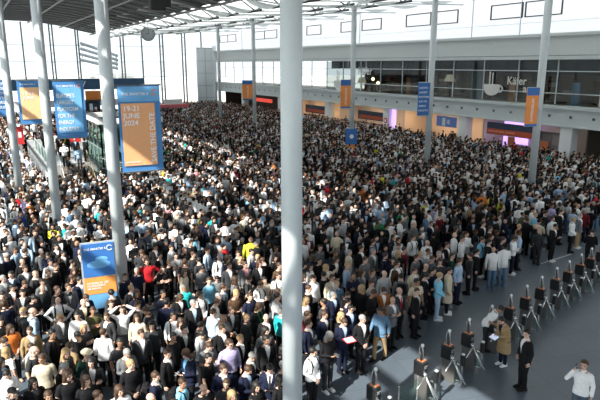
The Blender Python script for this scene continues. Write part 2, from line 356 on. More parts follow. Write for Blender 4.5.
# sculpted gallery outer light for far glazing
# ------------------------------------------------------------------ corner wall and end facade
YE = 112.0
XCW = on_y(197.5, 80, YE-.8)[0]
struct('wall_corner', G().box(((XCW+43.3)/2, YE-.6, 6.0), (43.3-XCW, .4, 12.0)).box((43.4, YE-1, 6.2), (.5, 1.0, 12.4)), mat('blue_grey_panels', (.84, .88, .92), .5, var=.04, scale=.5))
g = G()
for X in ((XCW+43.3)/2,): g.box((X, YE-.85, 6.0), (.06, .06, 12))
for z in (2.2, 4.6, 7, 9.4, 11.8): g.box(((XCW+43.3)/2, YE-.85, z), (43.3-XCW, .06, .06))
struct('trim_corner_grid', g, mat('joint_grey', (.38, .44, .48)))
fac = struct('window_end', G().box((13, YE, 8.2), (42, .04, 16.4)), CGLASS)
mm = G(); XS = []
for px in (-20, 24, 51.5, 54.5, 77, 79.5, 121, 124, 142, 160, 163, 182, 185, 201):
    X, _ = on_y(px, 60, YE); XS.append(X)
for X in XS: 
    m_ = G().box((X, YE-.35, 7.9), (.22, .35, 15.8)); part('mullion', m_, mat('mullion_grey', (.22, .25, .27), .5), fac)
g = G()
for z in (3.9, 6.4, 9.2, 12.0): g.box((13, YE-.1, z), (42, .08, .07))
for a, b in zip(XS, XS[1:]):
    if b-a < 1.2:
        for z in np.arange(1, 15.5, 1.6): g.box(((a+b)/2, YE-.35, z), (b-a, .1, .06))
part('transom', g, mat('transom_grey', (.30, .34, .36)), fac)
# slanted louvre hall across the forecourt
t = thing('neighbouring_hall', 'slanted dark louvre wall of a neighbouring building seen through the end glazing', 'building', (0, 150, 0))
for k in range(4):
    a, b = on_y(80, 43+5.5*k, 150), on_y(118, 56+4.2*k, 150)
    part('louvre', G().tube([(a[0], 0, a[1]), (b[0], 0, b[1])], .38, 6), mat('louvre_grey', (.10, .12, .14)), t)
part('wall', G().box((18, 2.0, 3), (40, 1, 7)), mat('pale_building', (.7, .7, .7)), t)
part('support', G().box((on_y(82, 50, 150)[0], .6, 8), (.3, .3, 16)).box((on_y(116, 50, 150)[0], .6, 8), (.3, .3, 16)), mat('pale_building', (.7, .7, .7)), t)
# portal sign band in front of the end facade
YP = 98.0
def pl(px, py): return on_y(px, py, YP)
t = thing('entrance_portal', 'dark blue portal sign spanning the far entrance with an orange field', 'portal', (0, YP, 0))
(xa, za), (xb, zb) = pl(-30, 80), pl(143.5, 80); _, zl = pl(60, 90)
part('fascia', G().box(((xa+xb)/2, 0, (za+zl)/2), (xb-xa, .6, za-zl)), mat('portal_blue', (.05, .13, .24), .6), t)
text('V', 1.3, 'lettering', WPRINT, t, (pl(83, 85)[0], -.32, (za+zl)/2), (PI/2, 0, 0), 'CENTER')
(xo, zo), (xp, zp) = pl(85, 91), pl(101.5, 100.5)
part('orange_field', G().box(((xo+xp)/2, -.1, (zo+zp)/2), (xp-xo, .3, zo-zp)), ORANGE, t)
(xo, zo), (xp, zp) = pl(80, 100), pl(143, 104)
part('lower_beam', G().box(((xa+xp)/2, 0, (zo+zp)/2), (xp-xa, .5, zo-zp)), WHITE, t)
for px in (0, 30, 80, 84, 104, 142): part('post', G().box((pl(px, 90)[0], 0, zo/2), (.35, .4, zo)), STEEL, t)
t = thing('entrance_poster', 'dark event poster with white figures standing in the far entrance', 'poster', (pl(93, 112)[0], YP-.5, 0)); part('panel', G().box((0, 0, 1.8), (2.2, .1, 2.4)), NAVYP, t); part('picture', G().box((-.3, -.06, 1.9), (.5, .02, 1.4)).box((.4, -.06, 1.6), (.4, .02, .9)), WPRINT, t)
t = thing('red_booth', 'low booth with a pink red canopy before the far glazing', 'booth', (pl(172, 118)[0]*.92, 90, 0)); part('canopy', G().box((0, 0, 2.35), (5.0, 2.2, .45)), mat('pinkred', (.65, .12, .14)), t); part('counter', G().box((0, 0, .55), (4.6, 1.8, 1.1)), WHITE, t)
part('panel', G().box((0, -.9, 3.0), (3.0, .1, .8)), WHITE, t)
for sx in (-1, 1):
    for sy in (-1, 1): part('post', G().tube([(sx*2.3, sy*.95, 0), (sx*2.3, sy*.95, 2.2)], .05, 8), STEEL, t)
# clock
(xc, zc) = on_y(148, 34, 84)
t = thing('hanging_clock', 'large round clock hanging from the roof before the end glazing', 'clock', (xc, 84, zc))
part('clock_case', G().tube([(0, -.14, 0), (0, .14, 0)], .98, 32), mat('clock_rim', (.2, .22, .23)), t); part('clock_face', G().tube([(0, -.17, 0), (0, -.14, 0)], .86, 32), mat('clock_face', (.50, .54, .55)), t)
for k in range(12):
    a = PI*k/6; part('hour_mark', G().box((.72*math.sin(a), -.18, .72*math.cos(a)), (.06, .02, .2), rot=Matrix.Rotation(a, 3, 'Y')), BLACKP, t)
part('hour_hand', G().box((-.22, -.2, 0), (.46, .02, .07)), BLACKP, t); part('minute_hand', G().box((0, -.2, .33), (.05, .02, .66)), BLACKP, t)
part('rod', G().tube([(0, 0, .9), (0, 0, 15.2-zc)], .04, 8), DARKST, t)
# ------------------------------------------------------------------ roof
PX = [-12, -6, 0, 6, 10, 14, 19, 23, 27, 31, 36, 44.2]; PZ = [14.2, 15.0, 15.7, 16.0, 15.95, 15.5, 14.4, 13.6, 13.6, 14.0, 14.5, 14.95]
def rz(x): return float(np.interp(x, PX, PZ))
xs = list(np.linspace(-5.5, 20.5, 27)); 
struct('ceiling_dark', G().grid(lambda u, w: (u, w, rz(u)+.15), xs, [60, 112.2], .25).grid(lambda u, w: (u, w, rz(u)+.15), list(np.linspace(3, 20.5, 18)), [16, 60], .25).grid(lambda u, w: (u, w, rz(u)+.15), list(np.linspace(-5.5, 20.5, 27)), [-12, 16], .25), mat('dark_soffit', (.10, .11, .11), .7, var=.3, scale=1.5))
g = G()
for yb in np.arange(-10, 112, 3.4): g.tube([(x, yb, rz(x)-.1) for x in np.linspace(-5.5, 20.5, 14)], .14, 6)
for xx in (-5, 0, 5, 10, 15, 20): g.tube([(xx, -12, rz(xx)-.3), (xx, 112, rz(xx)-.3)], .12, 6)
struct('ceiling_ribs', g, mat('rib_grey', (.22, .23, .23), .6))
SH = translucent('roof_membrane', (.80, .83, .83), .38)
colY = [23.8, 33.6, 44.0, 54.6, 65.2, 76.6, 88, 99.5]
NODE = [17.5, 24.0, 30.6, 37.2, 44.2]
def lens(u):
    for a, b in zip(NODE, NODE[1:]):
        if a <= u <= b: return math.sin(PI*(u-a)/(b-a))
    return 0
ystrip = list(np.arange(-12, 112, 5.25))
for k, a in enumerate(ystrip):
    def fn(u, t, a=a): return (u, a+t*4.9, rz(u)+.05+t*.25+1.35*t*t*lens(u)-.25*math.sin(PI*t)*(1-lens(u)))
    struct('ceiling_shell_%d' % (k+1), G().grid(fn, list(np.linspace(17.5, 44.1, 41)), list(np.linspace(0, 1, 7)), .10), SH, True)
    g = G()
    for X in NODE[1:4]:
        g.tube([(X, a+3.6, rz(X)+.02), (X, a+6.4, rz(X)+.02)], .13, 6)
        for s in (-1, 1): g.tube([(X, a+4.9, rz(X)+.05), (X+s*1.7, a+4.9, rz(X+s*1.7)+.95)], .06, 6)
    struct('ceiling_node_%d' % (k+1), g, DARKST)
for k, Y in enumerate(colY+[13.6, 3.5]):
    struct('ceiling_cable_%d' % (k+1), G().tube([(18, Y, rz(18)-.5), (24, Y, rz(24)-.05), (30.6, Y, rz(30.6)-.15), (37, Y, rz(37)-.25), (43.8, Y, rz(43.8)-.4)], .06, 6), STEEL)
struct('ceiling_glazing', G().grid(lambda u, w: (u, w, rz(u)+2.3), list(np.linspace(17.5, 44.1, 13)), [-12, 50, 112.2]), translucent('roof_glass', (.97, .98, 1), .88, .12))
g = G()
for X in (22, 26, 30.6, 35, 39.5): g.tube([(X, -12, rz(X)+2.2), (X, 112, rz(X)+2.2)], .07, 6)
struct('ceiling_purlins', g, STEEL)
t = thing('loudspeaker_cluster', 'black loudspeaker cluster hung under the roof above the clock', 'loudspeaker', (on_y(157, 5, 46)[0], 46, on_y(157, 5, 46)[1]))
part('cabinet', G().rbox((0, 0, 0), (1.2, .8, .9), .06), BLACKP, t); part('side_cabinet', G().rbox((.85, .1, .15), (.45, .6, .6), .05), BLACKP, t); part('rod', G().tube([(0, 0, .4), (0, 0, rz(t.location.x)-t.location.z)], .05, 6), DARKST, t)
# unseen left glazed side and sloping side light; mullions and added louvres band the sunlight
XL = -12.0
lw = struct('window_left', G().box((XL, 50, 7), (.03, 124, 14)), CGLASS)
g = G()
for yb in np.arange(-12, 112.1, 4.1): g.box((XL, yb, 7), (.3, .22, 14))
for z in (0.4, 3, 5.6, 8.2, 10.8, 13.9): g.box((XL, 50, z), (.2, 124, .12))
struct('trim_left_mullions', g, STEEL)
g = G()
for yb in np.arange(-12, 112.1, 4.1): g.tube([(XL, yb, 14.1), (-5.5, yb, rz(-5.5)+.2)], .13, 6)
for X in (-10.4, -8.8, -7.2): g.box((X, 50, rz(X)+.15), (.5, 124, .06))
for X in (-5.3, -3.6, -1.9, -.2, 1.5): g.box((X, 38, rz(X)+.2), (.75, 44, .10))  # roof slats out of view, added and spaced to dapple the columns with sun
for Yb in np.arange(16.4, 60, 2.8): g.tube([(-5.6, Yb, rz(-5.6)+.1), (-1, Yb, rz(-1)+.1), (3.1, Yb, rz(3.1)+.1)], .17, 6)
struct('trim_unseen_sun_louvres', g, STEEL)
struct('wall_back', G().box((20, -13, 2.2), (66, .3, 4.4)), CONC)
# ------------------------------------------------------------------ columns
def column(X, Y, D, label, top=None, group=None):
    top = top or rz(X)
    t = thing('column', label, 'column', (X, Y, 0), 0, group)
    part('shaft', G().tube([(0, 0, .04), (0, 0, top-.1)], D/2, 32), STEEL, t, True)
    part('base_plate', G().tube([(0, 0, 0), (0, 0, .05)], D/2+.14, 24), STEEL, t)
    part('collar', G().tube([(0, 0, top-.5), (0, 0, top-.25)], D/2+.04, 24), STEEL, t)
    g = G()
    for a in (0, PI/2, PI, 3*PI/2): g.tube([(0, 0, top-.4), (.8*math.cos(a), .8*math.sin(a), top+.1)], .05, 6)
    part('bracket', g, STEEL, t)
    return t
LCOL = [(5.03, 9.15, .40), (3.99, 19.95, .43), (3.05, 29.6, .44), (1.98, 38.3, .45)]
nm = ['thick pale steel column rising through the very middle of the photo', 'steel column carrying the large save the date banner', 'steel column beside the blue slogan banner, sunlit in spots', 'steel column at the left edge between blue and orange banners']
for (X, Y, D), n in zip(LCOL, nm): column(X, Y, D, n, group='slim steel columns on the left')
nm = ['slim column nearest the turnstiles with an orange banner', 'slim column carrying the blue banner before the gallery', 'slim column with an orange banner high and a small stand below', 'slim column hidden behind the thick middle column', 'slim column with a small orange banner left of the middle column', 'slim column at the corner of the end glazing', 'slim column far off near the gallery end', 'farthest slim column by the corner wall']
for k, Y in enumerate(colY[:6]): column(30.6, Y, .46, nm[k], group='slim steel columns along the gallery')
# ------------------------------------------------------------------ banners on columns
SUNB = mat('banner_orange', (.85, .42, .20), .65, var=.04); BB = mat('banner_blue', (.06, .22, .50), .6, var=.25, scale=1.2)
def hang(box, Y, label, hdr, body, yaw=-.06, foot=.07, group=None):
    (x0, z1), (x1, _) = on_y(box[0], box[1], Y), on_y(box[2], box[1], Y); z0 = (on_y(box[0], box[3], Y)[1]+on_y(box[2], box[3], Y)[1])/2
    w, h = x1-x0, z1-z0
    t = thing('banner', label, 'banner', ((x0+x1)/2, Y, z0), yaw, group)
    part('cloth', G().grid(lambda u, v: (u, .012*math.sin(v*3+u*2), v), list(np.linspace(-w/2, w/2, 9)), list(np.linspace(0, h, 12))), BB, t)
    me = COL.objects[-1]; sd = me.modifiers.new('thickness', 'SOLIDIFY'); sd.thickness = .012
    for zz in (h+.02, -.02): part('rail', G().tube([(-w/2-.05, 0, zz), (w/2+.05, 0, zz)], .025, 8), INOX, t)
    return t, w, h
R90 = (PI/2, 0, 0)
t, w, h = hang((118, 86, 160, 171), 19.45, 'large orange and blue banner with SAVE THE DATE and 2024 lettering', None, None)
t.location.x -= .04
part('orange_field', G().box((-.06, -.03, h*.435), (w*.80, .012, h*.73)), SUNB, t)
part('header_field', G().box((-.0, -.03, h*.905), (w*.98, .01, h*.17)), LBLUE, t)
text('THE SMARTER E', .125, 'header_lettering', WPRINT, t, (-w*.42, -.045, h*.905), R90)
text('19-21\nJUNE\n2024', .24, 'date_lettering', WPRINT, t, (-w*.40, -.045, h*.655), R90, spacing=1.0)
text('SAVE THE DATE', .235, 'slogan_lettering', WPRINT, t, (w*.28, -.045, h*.10), (PI/2, -PI/2, 0))
text('MESSE MÜNCHEN', .06, 'foot_lettering', WPRINT, t, (-w*.40, -.045, h*.11), R90)
part('emblem', G().tube([(w*.36+.09*math.cos(a), -.045, h*.92+.09*math.sin(a)) for a in [.6+i*.5 for i in range(11)]], .014, 6), ORANGE, t)
t, w, h = hang((52, 81, 83, 138), 29.2, 'blue banner with white slogan lines beside the second left column', None, None)
part('pale_field', G().box((0, -.03, h*.5), (w*.8, .01, h*.8)), LBLUE, t)
text("EUROPE'S\nLARGEST\nPLATFORM\nFOR THE\nENERGY\nINDUSTRY", .25, 'slogan_lettering', WPRINT, t, (-w*.42, -.045, h*.45), R90, spacing=1.25, sx=.75)
text('THE SMARTER E', .12, 'header_lettering', WPRINT, t, (-w*.4, -.045, h*.91), R90)
part('emblem', G().tube([(w*.34+.08*math.cos(a), -.045, h*.91+.08*math.sin(a)) for a in [.6+i*.5 for i in range(11)]], .014, 6), ORANGE, t)
t, w, h = hang((16, 81, 42, 124), 37.6, 'orange and white banner with blue head between the two leftmost columns', None, None)
part('orange_field', G().box((.03, -.03, h*.48), (w*.84, .012, h*.74)), mat('banner_pale_orange', (.95, .55, .28), .65), t)
text('19-21\nJUNE', .26, 'date_lettering', WPRINT, t, (-w*.3, -.045, h*.66), R90); text('THE SMARTER E', .12, 'header_lettering', WPRINT, t, (-w*.4, -.045, h*.92), R90)
t, w, h = hang((-8, 81, 11, 116), 46, 'blue banner with white slogan lines cut by the left photo edge', None, None)
text("EUROPE'S\nLARGEST\nPLATFORM\nFOR THE\nENERGY\nINDUSTRY", .26, 'slogan_lettering', WPRINT, t, (-w*.46, -.045, h*.58), R90, spacing=1.25, sx=.75)
def colban(cx, Y, z0, z1, w, orange, label, off, sep=True):
    t = thing('banner', label, 'banner', (cx+off, Y-.05, z0), -.25, 'small banners on the right columns'); h = z1-z0
    part('cloth', G().box((0, 0, h/2), (w, .03, h)), ORANGE if orange else BLUE, t)
    if orange: part('header_field', G().box((0, -.03, h*.9), (w, .02, h*.2)), BLUE, t); part('foot_field', G().box((0, -.03, h*.03), (w, .02, h*.06)), BLUE, t)
    if orange: text('INTERSOLAR', h*.105, 'lettering', WPRINT, t, (w*.05, -.03, h*.12), (PI/2, -PI/2, 0))
    else: text("EUROPE'S\nLARGEST\nPLATFORM\nFOR THE\nENERGY\nINDUSTRY", h*.075, 'lettering', WPRINT, t, (-w*.42, -.03, h*.5), R90, spacing=1.8, sx=.9)
    for zz in (h, 0): part('arm', G().tube([(-w/2, 0, zz), (-off*.62, 0, zz)], .03, 6), STEEL, t)
colban(30.6, 23.8, 5.05, 7.4, .86, True, 'orange banner with blue top on the column nearest the turnstiles', -.70)
colban(30.6, 33.5, 4.95, 7.45, .95, False, 'blue banner with white lines on the second slim column', -.80)
colban(30.6, 44, 4.85, 7.4, .95, True, 'orange banner with blue top on the third slim column', -.80)
colban(30.6, 65.2, 4.5, 6.85, 1.25, True, 'orange banner with blue top left of the thick middle column', -.95)
t = thing('banner_stand', 'blue and orange board standing in the crowd at the third slim column', 'sign', (30.1, 43.3, 0), -.3)
part('panel', G().box((0, 0, 2.0), (1.1, .08, 2.0)), BLUE, t); part('orange_field', G().box((0, -.05, 1.3), (1.05, .03, .55)), ORANGE, t); part('post', G().tube([(0, .06, 0), (0, .06, 2.8)], .04, 8), STEEL, t)
part('emblem', G().ell((0, -.06, 2.3), (.2, .02, .2)), WPRINT, t)
# free standing sign in the left crowd
(sx0, sz) = on_y(80, 242, 18.6); (sx1, _) = on_y(113, 239, 18.6); w = sx1-sx0
t = thing('freestanding_sign', 'blue and orange framed sign board standing among people before the banner column', 'sign', ((sx0+sx1)/2, 18.6, 0), -.12)
part('frame', G().box((0, .02, 2.05), (w+.06, .08, 2.3)), mat('sign_frame', (.55, .6, .62), .4, .4), t)
part('blue_panel', G().box((0, -.035, 2.60), (w-.04, .03, 1.12)), BLUE, t); part('orange_panel', G().box((0, -.035, 1.72), (w-.04, .03, .56)), mat('sign_orange', (.85, .33, .08)), t); part('lower_panel', G().box((0, -.035, 1.17), (w-.04, .03, .5)), LBLUE, t)
text('THE SMARTER E', .095, 'header_lettering', WPRINT, t, (-w*.42, -.055, 2.98), R90)
part('emblem', G().tube([(w*.36+.085*math.cos(a), -.06, 2.98+.085*math.sin(a)) for a in [.6+i*.5 for i in range(11)]], .012, 6), WPRINT, t)
part('picture', G().ell((0, -.05, 2.45), (w*.36, .012, .14), 20, 8).ell((.1, -.05, 2.62), (w*.2, .012, .09), 16, 8), LBLUE, t)
text('INTERSOLAR  EES\nPOWER2DRIVE\nEM-POWER', .085, 'lettering', WPRINT, t, (-w*.40, -.055, 1.72), R90, spacing=1.1)
for s in (-1, 1): part('post', G().tube([(s*w*.46, .04, 0), (s*w*.46, .04, 1.0)], .025, 8), INOX, t); part('foot', G().box((s*w*.46, .02, .02), (.08, .6, .04)), INOX, t)
# ------------------------------------------------------------------ raised landing, stairs, glass lift
ZP = 1.6
struct('platform_landing', G().box((7.9, 53, ZP/2), (7.2, 17, ZP)), mat('landing_grey', (.34, .36, .37), .6))
t = thing('staircase', 'grey stair flight leading down into the crowd beside the glass enclosure', 'stairs', (0, 0, 0))
for k in range(9): part('step', G().box((6.05, 44.5-.15-.33*k, (ZP-.17*(k+1)+.0)/2+.02), (1.9, .33, ZP-.17*(k+1)+.04)), mat('step_brown', (.20, .17, .14)), t)
for s, m_ in ((5.05, mat('rail_pale', (.6, .62, .62), .4, .3)), (7.05, mat('rail_brass', (.45, .38, .22), .4, .5))):
    g = G().tube([(s, 44.5, ZP+.95), (s, 41.5, 1.0)], .035, 8)
    for k in range(4): g.tube([(s, 44.5-k*1.0, ZP+.95-k*.53), (s, 44.5-k*1.0, ZP-k*.53)], .02, 6)
    part('handrail', g, m_, t)
t = thing('balustrade', 'pale handrail with glass infill along the left edge of the raised landing', 'railing', (0, 0, 0))
part('handrail', G().tube([(4.4, 44.7, ZP+1.0), (4.4, 54, ZP+1.0)], .045, 8), mat('rail_pale', (.6, .62, .62)), t); part('glass_panel', G().box((4.4, 49.3, ZP+.5), (.02, 9.2, .8)), GGLASS, t)
for Y in (44.7, 47, 49.3, 51.6, 54): part('post', G().tube([(4.4, Y, ZP), (4.4, Y, ZP+1)], .025, 6), STEEL, t)
t = thing('sloping_handrail', 'white sloping handrail before the landing between the left columns', 'railing', (0, 0, 0))
a, b = at(30, 155, 2.2), at(47, 170, 1.2)
part('rail', G().tube([(*a, 2.2), (*b, 1.2)], .05, 8), WHITE, t)
for q, z in ((a, 2.2), (b, 1.2)): part('post', G().tube([(*q, 0), (*q, z)], .03, 8), WHITE, t)
# glass enclosure
ex0, ex1, ey0, ey1, ez = 7.7, 11.9, 41.8, 47.8, 4.75
t = thing('glass_lift_enclosure', 'green glass enclosure with steel frame and white roof edge behind the banner column', 'lift', (0, 0, 0))
g = G()
for X in np.linspace(ex0, ex1, 4):
    for Y in (ey0, ey1): g.box((X, Y, ez/2), (.10, .10, ez))
for Y in np.linspace(ey0, ey1, 5):
    for X in (ex0, ex1): g.box((X, Y, ez/2), (.10, .10, ez))
for z in (1.6, 2.9, ez-.1):
    for Y in (ey0, ey1): g.box(((ex0+ex1)/2, Y, z), (ex1-ex0, .08, .08))
    for X in (ex0, ex1): g.box((X, (ey0+ey1)/2, z), (.08, ey1-ey0, .08))
part('frame', g, mat('frame_green_grey', (.26, .33, .32), .4, .3), t)
g = G()
for Y in (ey0, ey1): g.box(((ex0+ex1)/2, Y, ez/2), (ex1-ex0, .02, ez-.1))
for X in (ex0, ex1): g.box((X, (ey0+ey1)/2, ez/2), (.02, ey1-ey0, ez-.1))
part('glass_panel', g, GGLASS, t)
part('roof_edge', G().box(((ex0+ex1)/2, ey0, ez+.12), (ex1-ex0+.4, .35, .35)).box((ex0, (ey0+ey1)/2, ez+.12), (.35, ey1-ey0, .35)).box((ex1, (ey0+ey1)/2, ez+.12), (.35, ey1-ey0, .35)).box(((ex0+ex1)/2, ey1, ez+.12), (ex1-ex0+.4, .35, .35)), WHITE, t)
part('stair_flight', G().tube([(ex1-.6, ey0+.8, 1.2), (ex0+.6, ey1-.8, 4.2)], [(.7, .12)]*2, 8).tube([(ex0+.5, ey0+.8, .2), (ex1-.7, ey0+1.4, 2.6)], [(.5, .1)]*2, 8), mat('greenish_steel', (.30, .36, .35)), t)
part('inner_shaft', G().box(((ex0+ex1)/2+.3, (ey0+ey1)/2+.6, 2.2), (1.6, 1.6, 4.4)), mat('dark_teal', (.05, .09, .09)), t)
part('handrail', G().tube([(ex0-.1, ey0-.25, 2.3), (ex1+.1, ey0-.25, .9)], .04, 8).tube([(ex0-.1, ey0-.25, 1.6), (ex1, ey0-.25, .3)], .03, 8), mat('rail_pale', (.6, .62, .62)), t)
for px, Y, z0, z1, w, nm in ((75.5, 47, ZP, 4.1, .8, 'red upright sign on the landing beside the glass enclosure'), (20.5, 47, ZP, 4.2, .5, 'small red sign on a white post at the left columns'), (65, 52, ZP, 4.6, .5, 'red upright sign half hidden behind the blue slogan banner')):
    X, _ = on_y(px, 140, Y); t = thing('sign_post', nm, 'sign', (X, Y, z0)); part('panel', G().box((0, 0, z1-z0-.55), (w, .1, 1.3)), RED, t); part('post', G().box((-.02, .08, (z1-z0)/2), (.18, .06, z1-z0)), WHITE, t); part('symbol', G().box((.0, -.06, z1-z0-.5), (w*.4, .02, .4)), WPRINT, t)
# ------------------------------------------------------------------ turnstiles
heads = [(375, 374), (422, 350), (449, 335), (469, 323.5), (492, 310), (511, 299), (527, 289.5), (542, 280.5), (557, 271.5), (569.5, 264.5), (581.5, 257.5), (592, 251.5), (602, 245.5), (612, 240)]
def turnstile():
    t = thing('turnstile', '', 'turnstile')
    part('pedestal', G().rbox((0, .02, .35), (.13, .44, .70), .012), mat('pedestal_steel', (.17, .17, .16), .35, .5), t)
    part('housing', G().rbox((0, .10, .87), (.22, .34, .42), .03), BLACKP, t)
    part('display_label', G().box((.0, -.075, .97), (.13, .006, .022)).box((-.02, -.075, .92), (.09, .006, .015)), mat('label_grey', (.45, .47, .48)), t)
    part('orange_strip', G().rbox((0, .08, 1.10), (.15, .20, .05), .01), mat('copper_orange', (.75, .26, .10), .4, .2), t)
    tl = Matrix.Rotation(math.radians(26), 3, 'Y') @ Matrix.Rotation(math.radians(-20), 3, 'X')
    rd = part('reader_head', G().ell((0, 0, 0), (.105, .06, .225), 18, 12, rot=tl).tube([(-.03, .02, -.2), (0, 0, -.05)], .06, 10), mat('reader_grey', (.34, .35, .36), .25, .5), t, True, loc=(.01, .10, 1.29))
    part('reader_window', G().ell((-.055, -.030, 0), (.065, .040, .175), 14, 10, rot=tl), BLACKP, rd, True)
    part('reader_cap', G().ell((.085, .04, .165), (.06, .045, .06), 12, 8), mat('cap_white', (.75, .78, .8), .3), rd, True)
    sb = part('exit_box', G().rbox((0, -.40, .80), (.10, .12, .34), .02), BLACKP, t); part('exit_lamp', G().rbox((.0, -.41, .985), (.085, .09, .05), .015), mat('lamp_pale', (.6, .63, .65)), sb)
    part('exit_post', G().box((0, -.40, .32), (.04, .045, .62)), INOX, t)
    for z_ in (.12, .62): part('link_rail', G().box((0, -.28, z_), (.03, .26, .03)), INOX, t)
    part('glass_panel', G().box((0, -.28, .37), (.012, .22, .46)), GGLASS, t)
    hb = part('rotor_hub', G().ell((-.20, -.20, .86), (.06, .06, .06), 16, 10).tube([(-.05, -.05, .86), (-.19, -.18, .86)], .03, 10), INOX, t, True)
    c = V(-.21, -.22, .84)
    for e in ((-.72, -.34, .72), (.02, -.52, .10), (-.16, -.50, .30)):
        part('rotor_arm', G().tube([c, e], .019, 10), mat('arm_steel', (.75, .77, .78), .2, .6), t, True)
    return t
base_t = None
for i, (hx, hy) in enumerate(heads):
    X, Y = at(hx, hy, 1.36)
    if i == 0: base_t = turnstile(); t = base_t
    else: t = copytree(base_t)
    t.location = (X-.02, Y-.12, 0); t.rotation_euler = (0, 0, math.radians(12))
    t['group'] = 'row of entry turnstiles'
    t['label'] = 'black and steel tripod turnstile, ' + ['leftmost, only its head inside the bottom edge', 'second from the left, beside the tan trousered person', 'third from the left at the bottom', 'fourth from the left, left of the bending pair', 'fifth from the left, beside the white shirted helper', 'sixth from the left, behind the tan coat', 'seventh from the left, left of the black suited guard', 'eighth from the left, above the black suited guard', 'sixth from the right edge', 'fifth from the right edge', 'fourth from the right edge', 'third from the right edge', 'second from the right edge', 'cut by the right edge'][i]
# glass barrier by the first turnstile
X, Y = at(403, 399, .9)
t = thing('glass_barrier', 'low clear glass barrier panel between the two leftmost turnstiles', 'barrier', (8.75, 9.85, 0), math.radians(12))
part('glass_panel', G().box((0, 0, .55), (.75, .015, .9)), GGLASS, t)
for s in (-1, 1): part('post', G().tube([(s*.38, 0, 0), (s*.38, 0, 1.05)], .02, 8), INOX, t)
# ------------------------------------------------------------------ people
def sst(x, a, b):
    t = np.clip((x-a)/(b-a), 0, 1); return t*t*(3-2*t)
def remesh(g, vox, name, smooth_it=3):
    me = g.mesh(name); o = bpy.data.objects.new('tmp', me); COL.objects.link(o)
    m = o.modifiers.new('r', 'REMESH'); m.mode = 'VOXEL'; m.voxel_size = vox
    if smooth_it: s = o.modifiers.new('s', 'SMOOTH'); s.iterations = smooth_it; s.factor = .5
    r = bpy.data.meshes.new_from_object(o.evaluated_get(bpy.context.evaluated_depsgraph_get()))
    bpy.data.objects.remove(o); bpy.data.meshes.remove(me); r.name = name; r.materials.clear()
    r.polygons.foreach_set('use_smooth', [True]*len(r.polygons)); return r
def verts(me):
    a = np.empty(len(me.vertices)*3); me.vertices.foreach_get('co', a); return a.reshape(-1, 3)
def setv(me, a): me.vertices.foreach_set('co', a.ravel()); me.update()
def keep_faces(me, fn, name):
    co = verts(me); fs = [tuple(p.vertices) for p in me.polygons]
    fs = [f for f in fs if fn(co[list(f)].mean(axis=0))]
    used = sorted({i for f in fs for i in f}); mp = {o: i for i, o in enumerate(used)}
    r = bpy.data.meshes.new(name); r.from_pydata([tuple(co[i]) for i in used], [], [tuple(mp[i] for i in f) for f in fs]); r.update()
    r.polygons.foreach_set('use_smooth', [True]*len(fs)); bpy.data.meshes.remove(me); return r
# pose: (elbow, wrist, hand direction, palm normal) for side -1 and +1; head tilt, head yaw, bend, stride
def sym(e, w, d, n): return {s: (V(s*e[0], e[1], e[2]), V(s*w[0], w[1], w[2]), V(s*d[0], d[1], d[2]), V(s*n[0], n[1], n[2])) for s in (-1, 1)}
A_S = sym((.245, .03, 1.15), (.25, -.03, .91), (0, -.15, -1), (-1, 0, 0))
A_P = sym((.24, -.01, 1.14), (.085, -.25, 1.14), (-.55, -.75, .35), (0, .3, 1))
A_C = {-1: (V(-.25, -.06, 1.16), V(.06, -.235, 1.19), V(1, .1, .25), V(0, 1, 0)), 1: (V(.25, -.06, 1.16), V(-.06, -.205, 1.23), V(-1, .1, .1), V(0, 1, 0))}
A_F = sym((.25, .03, 1.13), (.06, -.19, .93), (-.7, -.3, -.6), (0, 1, 0))
A_H = sym((.37, -.03, 1.60), (.13, .0, 1.745), (-1, .15, .25), (0, -.1, -1))
A_K = sym((.40, .07, 1.19), (.215, -.05, 1.01), (-.5, -.8, -.4), (-1, 0, 0))
A_E = dict(A_S); A_E[-1] = (V(-.31, -.14, 1.24), V(-.17, -.12, 1.50), V(.35, .1, 1), V(1, 0, 0))
A_R = dict(A_P); A_R[1] = (V(.30, -.2, 1.34), V(.23, -.36, 1.56), V(0, -.15, 1), V(0, -1, 0))
A_W = {-1: (V(-.25, -.02, 1.16), V(-.24, -.18, .96), V(0, -.4, -1), V(1, 0, 0)), 1: (V(.25, .09, 1.16), V(.26, .06, .91), V(0, 0, -1), V(-1, 0, 0))}
POSES = dict(s=(A_S, 6, 18, 0, 0), u=(A_S, 8, -24, 0, 0), p=(A_P, 28, 6, 0, 0), c=(A_C, 6, -12, 0, 0), f=(A_F, 10, 22, 0, 0), h=(A_H, 0, 0, 0, 0), k=(A_K, 5, -15, 0, 0),
             e=(A_E, 0, 0, 0, 0), r=(A_R, 4, 0, 0, 0), w=(A_W, 22, 0, 0, .16), b=(A_P, 20, 0, 32, 0), q=(A_P, 16, 0, 14, 0))
POSEW = dict(s='', u='', p='hands together', c='arms folded', f='hands clasped', h='hands on head', k='hands on hips', e='phone at ear', r='one hand raised', w='walking', b='bending forward', q='leaning over')
